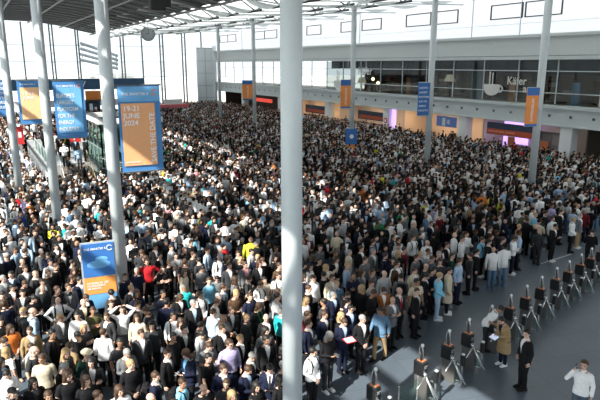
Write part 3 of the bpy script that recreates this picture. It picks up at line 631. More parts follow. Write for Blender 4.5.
def deform(me, pose):
    _, tilt, yaw, bend, stride = POSES[pose]; a = verts(me)
    if stride:
        for s in (-1, 1):
            k = np.where(np.sign(a[:, 0]) == s, 1-sst(a[:, 2], .3, .95), 0); k = np.where(a[:, 2] < 1.0, k, 0); a[:, 1] += s*stride*k
    if tilt or yaw:
        k = sst(a[:, 2], 1.46, 1.56); t, y = np.radians(tilt)*k, np.radians(yaw)*k
        x0, y0 = a[:, 0].copy(), a[:, 1]-.02; xx = x0*np.cos(y)-y0*np.sin(y); yy = x0*np.sin(y)+y0*np.cos(y)
        zz = a[:, 2]-1.50; h = np.radians(tilt)*k; a[:, 0] = xx; a[:, 1] = .02+yy*np.cos(h)-zz*np.sin(h); a[:, 2] = 1.50+yy*np.sin(h)+zz*np.cos(h)
    if bend:
        k = sst(a[:, 2], .88, 1.12); h = np.radians(bend)*k; yy = a[:, 1].copy(); zz = a[:, 2]-.95
        a[:, 1] = yy*np.cos(h)-zz*np.sin(h); a[:, 2] = .95+yy*np.sin(h)+zz*np.cos(h)
    setv(me, a); return me
TORSO = [(.86, .150, .100, .01), (.92, .170, .118, .01), (1.0, .165, .112, .005), (1.08, .148, .102, 0), (1.18, .152, .108, 0), (1.28, .170, .120, 0), (1.36, .178, .118, .005), (1.42, .165, .098, .01), (1.46, .115, .075, .015), (1.49, .062, .058, .015)]
def torso(g, off, zlo, zhi, flare=0.):
    r = []
    for z, rx, ry, yc in TORSO:
        if z < zlo-.001 or z > zhi: continue
        r.append((z, rx+off, ry+off, yc))
    if zlo < .86:
        r = [(zlo, .160+off+flare, .112+off+flare, .01)]+[(z, .165+off+flare*.6, .115+off+flare*.6, .01) for z in (max(.80, (zlo+.9)/2),) if zlo < .78]+r
    else: r = [(zlo, r[0][1], r[0][2], r[0][3])]+[q for q in r if q[0] > zlo+.01]
    g.loft(r, 24)
def arm(g, A, s, off, upto=1.0):
    e, w, d, n = A[s]; sh = V(s*.178, .012, 1.405)
    g.ell(sh+V(-s*.02, 0, -.005), (.062+off, .058+off, .062+off), 14, 10)
    if upto < 1: g.tube([sh, sh.lerp(e, .5), sh.lerp(e, upto*2 if upto < .5 else .95)], [.054+off, .050+off, .047+off+.006], 12); return
    g.tube([sh, sh.lerp(e, .5), e, e.lerp(w, .5), w], [.054+off, .048+off, .042+off, .038+off*.9, .030+off*.8], 12); g.ell(e, [.043+off]*3, 10, 8)
def hand(g, A, s):
    e, w, d, n = A[s]; d = d.normalized(); n = (n-d*n.dot(d)).normalized(); t = d.cross(n)*-s
    rot = Matrix((t, n, d)).transposed(); g.ell(w+d*.045, (.038, .019, .055), 12, 8, rot=rot)
    for k, L in enumerate((.070, .082, .076, .058)):
        b = w+d*.078+t*(.033-.022*k)*1.0; m = b+d*L*.5+n*.008+t*(.008-.005*k); e2 = m+(d*.75+n*.6).normalized()*L*.5
        g.tube([b-d*.03, b, m, e2], [.0095, .0095, .0088, .0075], 8)
    b = w+d*.03+t*.030; m = b+(t*.8+d*.6).normalized()*.045; e2 = m+(d*.8+t*.3+n*.4).normalized()*.035
    g.tube([b-t*.015, b, m, e2], [.012, .012, .0105, .009], 8)
BODY = {}
def body(pose):
    if pose in BODY: return BODY[pose]
    A = POSES[pose][0]; g = G(); torso(g, 0, .86, 1.5)
    g.tube([(0, .02, 1.42), (0, .012, 1.50), (0, .0, 1.58)], [.060, .053, .053], 16)
    g.ell((0, .010, 1.665), (.077, .096, .092), 20, 14); g.ell((0, -.022, 1.60), (.056, .068, .075), 18, 12); g.ell((0, -.075, 1.552), (.022, .018, .016), 10, 8)
    g.tube([(0, -.086, 1.665), (0, -.104, 1.628), (0, -.098, 1.618)], [.009, .014, .012], 10); g.ell((0, -.082, 1.675), (.052, .012, .010), 14, 6)
    g.ell((0, -.088, 1.586), (.024, .010, .010), 12, 6)
    for s in (-1, 1):
        g.ell((s*.079, .012, 1.632), (.011, .020, .032), 10, 8); g.ell((s*.030, -.080, 1.646), (.014, .010, .009), 10, 6)
        g.ell((s*.042, -.062, 1.612), (.022, .020, .020), 10, 8)
        arm(g, A, s, 0); hand(g, A, s)
        g.tube([(s*.085, .01, .93), (s*.092, .0, .70), (s*.095, -.012, .50), (s*.095, .005, .30), (s*.095, .015, .09)], [.088, .076, .056, .052, .037], 14)
        g.tube([(s*.095, .045, .045), (s*.1, -.06, .045), (s*.105, -.17, .03)], [(.035, .04), (.042, .035), (.035, .022)], 12)
    me = remesh(g, .0085, 'body', 2)
    co = verts(me); mi = np.zeros(len(me.polygons), dtype=np.int32)
    for i, p in enumerate(me.polygons):
        c = p.center
        if c.y < -.060 and 1.5 < c.z < 1.70:
            if abs(abs(c.x)-.030) < .0125 and abs(c.z-1.647) < .0075: mi[i] = 1
            elif abs(c.x) < .024 and abs(c.z-1.586) < .006: mi[i] = 2
            elif abs(abs(c.x)-.031) < .019 and abs(c.z-1.668) < .0045: mi[i] = 1
    for k in range(3): me.materials.append(None)
    me.polygons.foreach_set('material_index', mi); BODY[pose] = deform(me, pose); return me
GAR = {}
def garment(kind, pose):
    k = (kind, pose if kind not in ('trousers', 'skirt') else ('w' if pose == 'w' else 's'))
    if k in GAR: return GAR[k]
    A = POSES[pose][0]; g = G()
    if kind == 'jacket' or kind == 'coat':
        torso(g, .026, .80 if kind == 'jacket' else .48, 1.475, .012 if kind == 'jacket' else .05)
        for s in (-1, 1): arm(g, A, s, .017)
        me = remesh(g, .0125, kind, 4)
        def f(c):
            if c[1] < -.02 and abs(c[0]) < .068*min(1, max(0, (c[2]-1.08)/.36)) and c[2] < 1.5: return False
            return c[2] < 1.475 or abs(c[0]) > .12
        if pose not in ('h',): me = keep_faces(me, f, kind)
        else: me = keep_faces(me, lambda c: f(c) or c[2] > 1.48, kind)
    elif kind == 'inner':
        torso(g, .013, .9, 1.47); g.tube([(0, .012, 1.45), (0, .008, 1.512)], [.070, .060], 18); me = remesh(g, .0125, kind, 3)
    elif kind in ('shirt', 'sweater'):
        torso(g, .018, .88, 1.47, .01)
        for s in (-1, 1): arm(g, A, s, .011)
        g.tube([(0, .012, 1.45), (0, .008, 1.515 if kind == 'shirt' else 1.49)], [.074, .062], 18)
        if kind == 'sweater': g.ell((0, .085, 1.45), (.10, .05, .06), 14, 10)
        me = remesh(g, .0125, kind, 3)
    elif kind == 'polo':
        torso(g, .018, .86, 1.47, .012)
        for s in (-1, 1): arm(g, A, s, .014, .40)
        g.tube([(0, .012, 1.45), (0, .008, 1.508)], [.072, .062], 18); me = remesh(g, .0125, kind, 3)
    elif kind == 'trousers':
        g.loft([(.84, .155, .108, .01), (.9, .176, .122, .01), (.98, .172, .118, .005), (1.02, .166, .113, .005)], 22)
        for s in (-1, 1): g.tube([(s*.088, .01, .92), (s*.092, .0, .70), (s*.095, -.01, .50), (s*.095, .008, .30), (s*.095, .012, .06)], [.098, .088, .070, .066, .062], 14)
        me = remesh(g, .014, kind, 3)
    elif kind == 'skirt':
        g.loft([(.50, .20, .15, .01), (.7, .19, .14, .01), (.9, .18, .125, .01), (1.02, .160, .112, .005)], 22); me = remesh(g, .014, kind, 3)
    elif kind == 'tie':
        g.tube([(0, -.118, 1.465), (0, -.136, 1.36), (0, -.139, 1.25), (0, -.130, 1.05)], [(.018, .006), (.022, .006), (.028, .006), (.030, .006)], 8, side=(1, 0, 0)); me = g.mesh('tie', True)
    elif kind == 'lanyard':
        for s in (-1, 1): g.tube([(s*.062, .02, 1.50), (s*.075, -.085, 1.455), (s*.055, -.148, 1.34), (0, -.150, 1.14)], [(.009, .003)]*4, 6, side=(1, 0, 0))
        me = g.mesh('lanyard', True)
    elif kind == 'badge': g.rbox((0, -.158, 1.09), (.095, .008, .12), .003); me = g.mesh('badge')
    elif kind == 'nametag': g.box((.085, -.158, 1.34), (.09, .01, .045)); me = g.mesh('badge')
    elif kind == 'sunglasses':
        for s in (-1, 1): g.ell((s*.032, -.094, 1.648), (.026, .010, .018), 12, 6); g.tube([(s*.058, -.088, 1.65), (s*.084, -.01, 1.65)], .004, 6)
        g.tube([(-.02, -.1, 1.655), (.02, -.1, 1.655)], .004, 6); me = g.mesh(kind, True)
    elif kind == 'pack_strap':
        for s in (-1, 1): g.tube([(s*.105, .13, 1.40), (s*.110, .03, 1.475), (s*.112, -.085, 1.435), (s*.125, -.148, 1.30), (s*.145, -.125, 1.13), (s*.185, .02, 1.08), (s*.15, .13, 1.06)], [(.026, .007)]*7, 8, side=(1, 0, 0))
        me = g.mesh(kind, True)
    elif kind == 'backpack':
        g.rbox((0, .225, 1.24), (.30, .17, .44), .04); g.rbox((0, .325, 1.15), (.22, .05, .22), .02); me = g.mesh(kind)
    elif kind == 'bag_strap':
        g.tube([(-.13, .03, 1.475), (-.11, -.105, 1.40), (0, -.158, 1.22), (.14, -.135, 1.04), (.20, -.02, .95)], [(.016, .005)]*5, 8, side=(1, 0, 0)); me = g.mesh(kind, True)
    elif kind == 'shoulder_bag':
        g.rbox((.235, 0, .86), (.10, .30, .26), .03); me = g.mesh(kind)
    if kind in ('pack_strap', 'bag_strap', 'lanyard', 'badge', 'tie', 'nametag'):
        pass
    if kind not in ('trousers', 'skirt'):
        a = verts(me); 
        if kind in ('pack_strap', 'backpack', 'bag_strap', 'lanyard', 'badge', 'tie', 'nametag', 'shoulder_bag'):
            # stay below the head's own motion
            b = POSES[pose][3]
            if b:
                kk = sst(a[:, 2], .88, 1.12); h = np.radians(b)*kk; yy = a[:, 1].copy(); zz = a[:, 2]-.95; a[:, 1] = yy*np.cos(h)-zz*np.sin(h); a[:, 2] = .95+yy*np.sin(h)+zz*np.cos(h); setv(me, a)
        else: deform(me, pose)
    elif k[1] == 'w': deform(me, 'w')
    GAR[k] = me; return me
HAIRM = {}
def hair(kind, pose):
    k = (kind, pose)
    if k in HAIRM: return HAIRM[k]
    g = G()
    if kind in ('short', 'long', 'curly'):
        r = .012 if kind == 'short' else .022
        g.ell((0, .018, 1.678), (.080+r, .096+r, .088+r), 20, 14)
        if kind == 'long':
            g.ell((0, .065, 1.55), (.098, .055, .17), 16, 12)
            for s in (-1, 1): g.tube([(s*.082, .0, 1.66), (s*.090, .0, 1.56), (s*.085, -.03, 1.44)], [.028, .034, .024], 10)
        if kind == 'curly':
            rr = random.Random(3)
            for q in range(34):
                a, b = rr.uniform(0, 2*PI), rr.uniform(-.1, 1.4); g.ell((.092*math.cos(a)*math.cos(b), .02+.105*math.sin(a)*math.cos(b), 1.68+.1*math.sin(b)), (.028,)*3, 8, 6)
            for s in (-1, 1): g.ell((s*.09, .02, 1.56), (.03, .05, .1), 10, 8)
        me = remesh(g, .011, 'hair', 1)
        hl = 1.708
        def f(c):
            if c[1] < -.045 and c[2] < hl and abs(c[0]) < .07: return False
            if kind == 'short' and c[2] < 1.60+(0.04 if c[1] < .02 else 0): return False
            if kind == 'short' and c[1] < -.01 and c[2] < 1.665: return False
            if c[1] < -.02 and c[2] < hl-.02 and abs(c[0]) < .075 and kind != 'short' and c[2] > 1.56: return False
            return True
        me = keep_faces(me, f, 'hair')
    elif kind == 'fringe':
        g.ell((0, .022, 1.655), (.083, .092, .06), 20, 12); me = remesh(g, .011, 'hair', 1); me = keep_faces(me, lambda c: c[1] > -.005 and c[2] < 1.69, 'hair')
    elif kind == 'cap':
        g.ell((0, .015, 1.70), (.094, .108, .075), 20, 12); g.ell((0, -.11, 1.70), (.075, .07, .010), 18, 6); me = remesh(g, .009, 'cap', 1); me = keep_faces(me, lambda c: c[2] > 1.688, 'cap')
    elif kind == 'hat':
        g.ell((0, .01, 1.72), (.088, .10, .08), 20, 12); g.ell((0, .0, 1.705), (.165, .175, .010), 26, 6); me = remesh(g, .009, 'hat', 1); me = keep_faces(me, lambda c: c[2] > 1.69, 'hat')
    HAIRM[k] = deform(me, pose); return me
# colours
CC = dict(black=(.008, .008, .010), charcoal=(.035, .037, .042), grey=(.13, .14, .15), pale_grey=(.42, .44, .46), white=(.84, .85, .86), cream=(.62, .55, .42), navy=(.008, .012, .034), blue=(.03, .08, .28),
          pale_blue=(.36, .50, .68), sky_blue=(.22, .55, .75), teal=(.02, .40, .42), red=(.55, .02, .03), maroon=(.14, .012, .02), orange=(.70, .20, .04), rust=(.30, .10, .025), brown=(.08, .045, .025), tan=(.36, .25, .13),
          olive=(.10, .10, .045), green=(.02, .22, .09), dark_green=(.015, .055, .04), lilac=(.40, .36, .58), pink=(.62, .30, .33), yellow=(.62, .62, .05), denim=(.10, .19, .30), slate=(.08, .11, .15))
for n, c in CC.items(): mat('cloth_'+n, c, .85, var=.16, scale=14, bump=.25, spec=.25)
SK = [mat('skin_%s' % n, c, .5, var=.06, scale=20) for n, c in (('fair', (.66, .43, .33)), ('light', (.58, .36, .27)), ('tan', (.38, .21, .13)), ('brown', (.17, .085, .05)))]
HC = dict(d=(.010, .008, .007), b=(.055, .028, .014), g=(.28, .27, .26), l=(.40, .27, .13)); HM = {k: mat('hair_'+n, HC[k], .6, var=.3, scale=40) for k, n in (('d', 'dark'), ('b', 'brown'), ('g', 'grey'), ('l', 'blond'))}
EYE = mat('eye_dark', (.02, .014, .012), .3, var=.02); LIP = mat('lip', (.36, .13, .11), .5, var=.05)
HAIRW = {'d': 'dark haired', 'b': 'brown haired', 'g': 'grey haired', 'l': 'blond', 'x': 'bald', 'D': 'long dark haired', 'B': 'long brown haired', 'L': 'long blond haired', 'G': 'long grey haired', 'Q': 'curly brown haired', 'c': 'cream hatted', 'k': 'black capped'}
KW = {'J': 'suit', 'S': 'shirt', 'T': 'polo', 'H': 'sweater', 'C': 'long coat', 'N': 'short sleeved top'}
def slot(o, ms):
    for i, m in enumerate(ms):
        while len(o.material_slots) <= i: o.data.materials.append(None)
        o.material_slots[i].link = 'OBJECT'; o.material_slots[i].material = m
def piece(name, me, m, parent):
    o = bpy.data.objects.new(name, me); COL.objects.link(o); o.parent = parent; slot(o, m if isinstance(m, list) else [m]); return o
SHOE = None
def shoe_mesh():
    global SHOE
    if SHOE is None:
        g = G(); g.tube([(0, .085, .05), (0, 0, .055), (0, -.10, .045), (0, -.19, .032)], [(.036, .048), (.043, .052), (.047, .042), (.034, .026)], 12); g.rbox((0, -.045, .012), (.088, .27, .024), .008); SHOE = g.mesh('shoe', True)
    return SHOE
PEOPLE = []
def person(x, y, rzd, hr, kind, col, inner, pose, extra='', zf=0., sc=1., skin=None, hero=False, anchor=None, group=None, wd=1.):
    ex = extra.split()
    o = bpy.data.objects.new('person', body(pose)); COL.objects.link(o)
    o.location = (x, y, zf); o.rotation_euler = (0, 0, math.radians(rzd)); o.scale = (sc*wd, sc*wd, sc)
    slot(o, [skin or SK[rnd.choice((0, 0, 1, 1, 1, 2))], EYE, LIP])
    tr = next((e[2:] for e in ex if e.startswith('t:')), 'black')
    cm = lambda n: MC['cloth_'+n]
    if 'skirt' in ex: piece('skirt', garment('skirt', pose), cm(tr), o)
    else: piece('trousers', garment('trousers', pose), cm(tr), o)
    if kind in 'JC':
        piece('jacket' if kind == 'J' else 'coat', garment('jacket' if kind == 'J' else 'coat', pose), cm(col), o); piece('shirt', garment('inner', pose), cm(inner or 'white'), o)
    elif kind == 'S': piece('shirt', garment('shirt', pose), cm(col), o)
    elif kind == 'H': piece('sweater', garment('sweater', pose), cm(col), o)
    else: piece('polo_shirt' if kind == 'T' else 'top', garment('polo', pose), cm(col), o)
    low = hr.lower()
    if hr in 'dbgl': piece('hair', hair('short', pose), HM[hr], o)
    elif hr in 'DBLG': piece('hair', hair('long', pose), HM[low], o)
    elif hr == 'Q': piece('hair', hair('curly', pose), HM['b'], o)
    elif hr == 'x': piece('hair', hair('fringe', pose), HM['g' if rnd.random() < .5 else 'b'], o)
    elif hr in 'ck': piece('hat' if hr == 'c' else 'cap', hair('hat' if hr == 'c' else 'cap', pose), cm('cream' if hr == 'c' else 'black'), o); piece('hair', hair('fringe', pose), HM['b'], o)
    for e in ex:
        if e.startswith('tie:'): piece('tie', garment('tie', pose), cm(e[4:]), o)
        if e.startswith('lan:'): piece('lanyard', garment('lanyard', pose), cm(e[4:]), o); piece('badge', garment('badge', pose), WPRINT, o)
        if e == 'tag': piece('badge', garment('nametag', pose), WPRINT, o)
        if e == 'sun': piece('sunglasses', garment('sunglasses', pose), BLACKP, o)
        if e == 'straps': piece('pack_strap', garment('pack_strap', pose), cm('black'), o)
        if e == 'strap': piece('bag_strap', garment('bag_strap', pose), cm('black'), o)
    if hero:
        st = POSES[pose][4]
        for s in (-1, 1):
            sh = piece('shoe', shoe_mesh(), cm('white') if 'white_shoes' in ex else cm('black'), o); sh.location = (s*.1, s*st, 0)
    o['category'] = 'person'
    if group: o['group'] = group
    px, py, c = proj(x, y, zf+1.63*sc)
    PEOPLE.append(dict(o=o, px=px, py=py, hr=hr, kind=kind, col=col, inner=inner, pose=pose, ex=ex, anchor=anchor, x=x, y=y, rz=math.radians(rzd), sc=sc, zf=zf, wd=wd))
    return o
# people placed one by one: head position in the photo, hair, garment, colours, pose, extras, facing, name as a landmark
L = '''
34 351 x T charcoal - s tag,wide 60 bald person in the dark grey polo|A
63 366 g J black white p strap 50 grey haired person with the strap|A
33 383 D J black charcoal s sun 25 long haired person in sunglasses|A
6 373 d H white - p - 20 -
12 393 k T black - s - 30 -
86 381 B H black - s - 20 -
97 396 b H olive - s - 60 -
86 354 c C dark_green cream f lan:black 30 cream hat|A
69 347 b J tan white s - 150 -
126 352 g J grey white p lan:orange 20 grey blazer|A
119 391 B S white - s - 15 -
155 377 b J navy white u straps 80 -
167 354 b J black white u tie:charcoal 60 -
188 353 Q J navy sky_blue p lan:blue -60 curly haired person with the blue lanyard|A
208 345 b N grey - p t:slate 20 -
229 344 b S lilac - s sun,t:navy,wide 15 lilac shirt|A
182 383 b H sky_blue - u straps 60 -
203 389 x N black - s - 10 -
246 369 b J navy pale_blue p - 40 -
270 367 d J navy white p tie:charcoal -20 person in the navy suit and tie|A
250 356 g J black white p - 60 -
266 341 d J black white s - 20 -
283 366 g H grey - s - 20 -
32 312 x S pale_blue - u wide,straps 110 pale blue shirt giant|A
58 301 x S white - k straps 10 white shirt with the backpack|A
30 331 b C tan white u - 20 tan trench coat|A
33 298 d T black - p - 40 -
52 334 d J black brown u - 70 -
10 329 B N orange - f - 30 -
2 341 b J grey pale_grey p - 60 -
83 303 x J black cream s - 20 -
12 288 d J black white f - 20 person with the orange folder|A
93 311 b N olive - c - 20 olive top with folded arms|A
107 317 b J charcoal white s - -40 -
122 310 d S white - h t:grey,skirt 10 person with hands on the head|A
137 318 B S cream - s t:black,skirt -20 -
141 334 b J charcoal white s - 10 -
103 333 b S white - u strap 160 white shirt with the cross strap|A
85 297 b J navy white p - 30 -
163 294 d S navy - c - 40 -
173 316 d H white - s straps 10 white sweater with black straps|A
173 337 d H black - u - 40 -
184 288 g S teal - s - 0 teal shirt|A
193 304 g J black pale_blue s - 10 -
200 295 b S white - f straps 20 -
213 313 b S pale_blue - u - 120 -
231 310 b J charcoal white f - 10 -
218 297 g J black charcoal s - 20 -
236 293 l N black - r - 60 blond person with one arm raised|A
200 334 d H pale_grey - p - 60 -
222 329 b J black white s - 20 -
240 339 l J black white s - 30 -
208 358 d N black - u - 60 -
258 306 Q H black - p lan:green 20 curly haired person with the green lanyard|A
266 318 x J black white u - 20 bald person by the middle column|A
266 340 d J black white s - 10 -
277 297 d H pale_grey - u - 100 -
281 312 g S teal - u - 120 -
306 301 L S white - u - 60 -
307 315 b J maroon cream s - 50 -
308 324 b J navy white s - 50 -
333 295 g J navy pale_blue f - 20 -
324 315 b J navy pale_grey s t:denim 30 -
343 321 b J navy pale_blue p t:navy 10 person with the red folder|A
350 309 d J navy pale_blue s sun 15 -
362 319 g J black white f - 10 -
328 335 G H black - p t:charcoal,white_shoes 20 long grey haired person at the crowd front|A
312 352 d S white - f straps 30 -
381 310 d J denim denim w t:tan -55 denim jacket with tan trousers|A
383 290 b J rust white p - 0 rust brown jacket|A
399 291 x J charcoal white s tie:red 15 red tie|A
384 274 x S pale_grey - s - 10 -
397 264 d S white - s straps 10 -
401 277 d H grey - u straps 160 -
414 271 b C cream white s - 20 cream long coat|A
439 276 l S sky_blue - f t:pale_blue,white_shoes,wide 60 sky blue jacket|A
449 271 d C cream white u white_shoes 60 -
459 262 b S pale_blue - s t:navy 30 -
3 279 g J grey pale_grey s - 30 -
15 251 b S pale_blue - u - 60 -
22 262 x J black charcoal s - 30 -
35 274 x J charcoal white u wide 70 -
25 269 b J grey white s - 20 -
24 283 b N black - p - 30 -
41 252 g S grey - s - 30 -
48 273 b H black - s - 20 -
58 259 D H black - s - 20 -
56 247 d J black white s - 20 -
72 263 d J navy white s - 60 -
72 278 b N black - s - 60 -
68 287 b J grey white s - 20 -
57 290 b H black - r - 60 -
35 233 b S pale_blue - u wide 40 pale blue shirt behind the crowd|A
75 207 l H pale_grey - p - 40 -
55 222 D C charcoal grey u - 160 -
20 214 b S blue - s - 20 -
147 262 b T red - k wide 10 red polo|A
163 269 d N black - c - 20 -
176 256 d T white - c strap 20 white polo with folded arms|A
184 250 x N black - s - 20 -
184 273 B H cream - u - 60 -
155 247 d J black white f - 20 -
171 248 b S white - u - 60 -
207 251 b S pale_blue - u - 60 -
202 268 d H grey - p - 20 -
191 243 b N black - s - 20 -
147 232 b H slate - p - 40 teal grey hooded person|A
220 250 x J navy pale_blue s - 20 -
219 258 x S white - s straps 10 -
238 254 b J charcoal white u - 30 -
229 266 b J charcoal white s - 10 -
245 265 b J grey pink s lan:pink 10 pink lanyard|A
259 264 B J black white s - 10 -
223 288 b J slate pale_blue s - 60 -
209 281 b S sky_blue - u - 30 -
235 280 B H grey - s - 60 -
235 294 l H brown - p - 20 -
259 284 b S white - p straps 40 -
278 276 b N white - s straps 10 -
276 249 b S grey - s tie:red 10 -
279 266 b H brown - s - 20 -
251 252 d C pale_grey white u - 60 -
310 267 D S white - u - 50 -
313 279 b S white - u wide 30 broad white shirt right of the middle column|A
319 261 d H black - s - 20 -
326 268 L J cream white r - 60 -
332 278 b J cream white s sun 10 -
353 276 b S navy - c - 10 navy shirt with folded arms|A
347 266 l S pale_blue - u - 60 -
349 253 g C cream white u - 60 -
335 254 b J navy pale_grey u - 60 -
320 248 b S grey - u - 30 -
365 260 b N grey - s - 20 -
373 252 g J grey white s - 20 -
361 249 b J black white s - 20 -
385 256 b S navy - s - 60 -
371 284 b S pale_grey - u - 40 -
373 242 b S slate - s - 60 -
431 224 b J navy white u - 30 navy suit amid the right crowd|A
405 217 b S grey - s - 30 -
414 225 x S grey - s - 20 -
413 238 b S white - s straps 10 -
427 243 x S white - f - 0 -
447 245 b J black white s - 20 -
456 229 Q H black - s - 20 -
462 239 b S white - u - 60 -
452 256 b H dark_green - u - 60 -
432 259 b H slate - s - 20 -
416 258 b S grey - s - 30 -
404 250 b H maroon - s - 40 -
396 265 b J brown white s - 40 -
440 216 b H maroon - s - 20 -
483 224 b J black white s - 20 -
490 229 b J black white u - 60 -
499 216 b S pale_grey - s - 30 -
482 240 b S sky_blue - s straps,white_shoes 20 mint shirt with straps|A
477 252 d J black white s - 50 -
489 242 d J black white s - 50 -
503 240 b J navy pale_grey s t:navy 40 navy suit at the front of the right queue|A
514 238 b S white - p t:navy,white_shoes 40 -
519 227 l J tan cream s - 60 -
526 218 b J navy white f - 60 -
535 215 l C sky_blue white u white_shoes 60 sky blue long coat|A
546 213 b J black charcoal s - 40 -
554 226 d J black white p white_shoes 20 -
561 212 b J black white s - 20 -
573 220 l S white - f strap 40 -
580 216 g J grey white s t:tan,white_shoes 20 grey jacket with tan trousers|A
592 232 d J black black p - 120 -
60 318 l J charcoal white s - 30 -
'''
def add_hero(px, py, hr, kind, col, inner, pose, extra, rzd, nm):
    ex = extra.split(','); wide = 'wide' in ex; sc = 1.0
    sc = rnd.uniform(.97, 1.04)*(1.03 if wide else 1); zz = 1.63*sc
    if pose == 'b': zz = 1.40
    x, y = at(px, py, zz)
    return person(x, y, rzd, hr, kind, col, None if inner == '-' else inner, pose, ' '.join(ex), 0, sc, hero=(py > 180 and px > 300), anchor=nm, wd=1.12 if wide else 1.0)
HERO = {}
for ln in L.strip().splitlines():
    q = ln.split(None, 9)
    nm = None
    px, py, hr, kind, col, inner, pose, extra, rzd = q[:9]; rest = q[9] if len(q) > 9 else '-'
    if rest.endswith('|A'): nm = 'the '+rest[:-2].strip()
    o = add_hero(float(px), float(py), hr, kind, col, inner, pose, '' if extra == '-' else extra, float(rzd)-12, nm)
    if nm: HERO[nm] = o
# the four people at the turnstiles
x, y = at(527, 334, 1.66); guard = person(x, y, -108, 'd', 'J', 'black', 'white', 's', '', 0, 1.02, SK[0], True, 'the black suited guard')
x, y = at(584, 366, 1.66); caller = person(x, y, -72, 'b', 'S', 'white', None, 'e', 't:slate', 0, 1.03, SK[1], True, 'the white shirted phone caller')
x, y = at(502, 365); coatp = person(x, y, -95, 'd', 'C', 'tan', 'navy', 'q', 't:navy white_shoes', 0, .93, SK[1], True, 'the tan coated person with tablet')
x, y = at(484, 350); helper = person(x, y, 40, 'd', 'N', 'white', None, 'b', 't:charcoal', 0, .97, SK[2], True, 'the bending white shirted helper')
# ---- fill: everyone else
def bound(px):
    return float(np.interp(px, [300, 335, 350, 378, 400, 414, 441, 460, 486, 506, 520, 547, 560, 580, 600, 640], [396, 390, 380, 362, 342, 338, 324, 306, 298, 292, 276, 258, 248, 246, 232, 214]))
def free(x, y, rad):
    for (X, Y, D) in LCOL:
        if (x-X)**2+(y-Y)**2 < .55**2: return False
    for Y in colY[:6]:
        if (x-30.6)**2+(y-Y)**2 < .6**2: return False
    if 4.0 < x < 12.3 and 40.6 < y < 62.5: return False
    if abs(x-((sx0+sx1)/2)) < .75 and abs(y-18.45) < .5: return False
    if (x-4.9)**2+((y-18.2)/1.6)**2 < .8**2: return False
    if y > 96.5 and x < 27: return False
    if y > 110 or x > 43.0: return False
    for (hx_, hy_) in BACKS:
        if (x-hx_)**2+(y-hy_)**2 < .42**2: return False
    for t_ in (0, .25, .5, .75, 1):
        if (x-(ra[0]+(rb[0]-ra[0])*t_))**2+(y-(ra[1]+(rb[1]-ra[1])*t_))**2 < .75**2: return False
    if abs(x-bx) < 3.0 and abs(y-90) < 1.7: return False
    if abs(x-30.1) < .7 and abs(y-43.2) < .5: return False
    return True
ra, rb = at(30, 155, 2.2), at(47, 170, 1.2)
BACKS = [(q['x']-.26*math.sin(q['rz']), q['y']+.26*math.cos(q['rz'])) for q in PEOPLE if 'straps' in q['ex']]
bx = bpy.data.objects['red_booth'].location.x
cand = []; s0 = .62; HASH = {}
for p in PEOPLE: HASH.setdefault((int(p['x']*2), int(p['y']*2)), []).append((p['x'], p['y']))
yy = 6.0
while yy < 110:
    st = s0 if yy < 40 else .76
    xx = -8.0
    while xx < 43.2:
        x = xx+rnd.uniform(-.16, .16); y = yy+rnd.uniform(-.16, .16); xx += st
        if x*FW[0]+y*FW[1] < 2: continue
        px, py, c = proj(x, y, 0); hx, hy, _ = proj(x, y, 1.65)
        if hx < -12 or hx > 612 or hy > 408: continue
        if px > 296 and py > bound(px): continue
        if 285 < px <= 300 and py > 425: continue
        if not free(x, y, .3): continue
        key = (int(x*2), int(y*2))
        if any((x-a)**2+(y-b)**2 < .46**2 for i in (-1, 0, 1) for j in (-1, 0, 1) for a, b in HASH.get((key[0]+i, key[1]+j), ())): continue
        HASH.setdefault(key, []).append((x, y)); cand.append((c, x, y))
    yy += st*.95
cand.sort()
def rlook():
    r = rnd.random()
    kind, col, inner = 'J', 'black', 'white'
    if r < .36: kind = 'J'; col = rnd.choice(['black', 'black', 'black', 'charcoal', 'navy', 'navy', 'grey', 'charcoal']); inner = rnd.choice(['white', 'white', 'pale_blue', 'charcoal', 'pale_grey'])
    elif r < .68: kind = rnd.choice('SSNT'); col = rnd.choice(['white', 'white', 'white', 'pale_blue', 'pale_grey', 'cream', 'navy', 'black'])
    elif r < .90: kind = rnd.choice('HHN'); col = rnd.choice(['black', 'black', 'charcoal', 'black', 'navy', 'white', 'pale_grey', 'grey'])
    elif r < .95: kind = 'C'; col = rnd.choice(['black', 'charcoal', 'cream', 'tan'])
    else: kind = rnd.choice('HTS'); col = rnd.choice(['teal', 'red', 'maroon', 'green', 'pink', 'lilac', 'rust', 'denim', 'orange', 'olive', 'sky_blue', 'yellow'])
    hr = rnd.choice('dddddbbbbbglxxDDBBLQ'); pose = rnd.choice('ssuuupfcs')
    return hr, kind, col, (inner if kind in 'JC' else None), pose
NIND = 300; n0 = NIND-len(PEOPLE)
for c, x, y in cand[:n0]:
    hr, kind, col, inner, pose = rlook()
    if rnd.random() < .68 and y < 26 and kind not in 'JC': col = rnd.choice(['black', 'charcoal', 'navy'])
    person(x, y, rnd.gauss(12, 30) if rnd.random() < .85 else rnd.uniform(120, 240), hr, kind, col, inner, pose, '', 0, rnd.uniform(.94, 1.05), wd=rnd.uniform(.95, 1.1), hero=proj(x, y, 0)[0] > 300)
near_ = [(q['x'], q['y']) for q in PEOPLE if math.hypot(q['x'], q['y']) > 17]
rest = [(x, y, 0.) for c, x, y in cand[n0:] if c > 40 or all((x-a)**2+(y-b)**2 > .62**2 for a, b in near_)]
SIGNS = [(o_.location.x, o_.location.y) for o_ in bpy.data.objects if o_.name.startswith('sign_post')]
for k in range(45):
    x, y = rnd.uniform(4.8, 7.3), rnd.uniform(45.0, 60.5)
    if all((x-a)**2+(y-b)**2 > .5 for a, b, z in rest[-80:]) and all((x-a)**2+(y-b)**2 > .8 for a, b in SIGNS): rest.append((x, y, ZP))
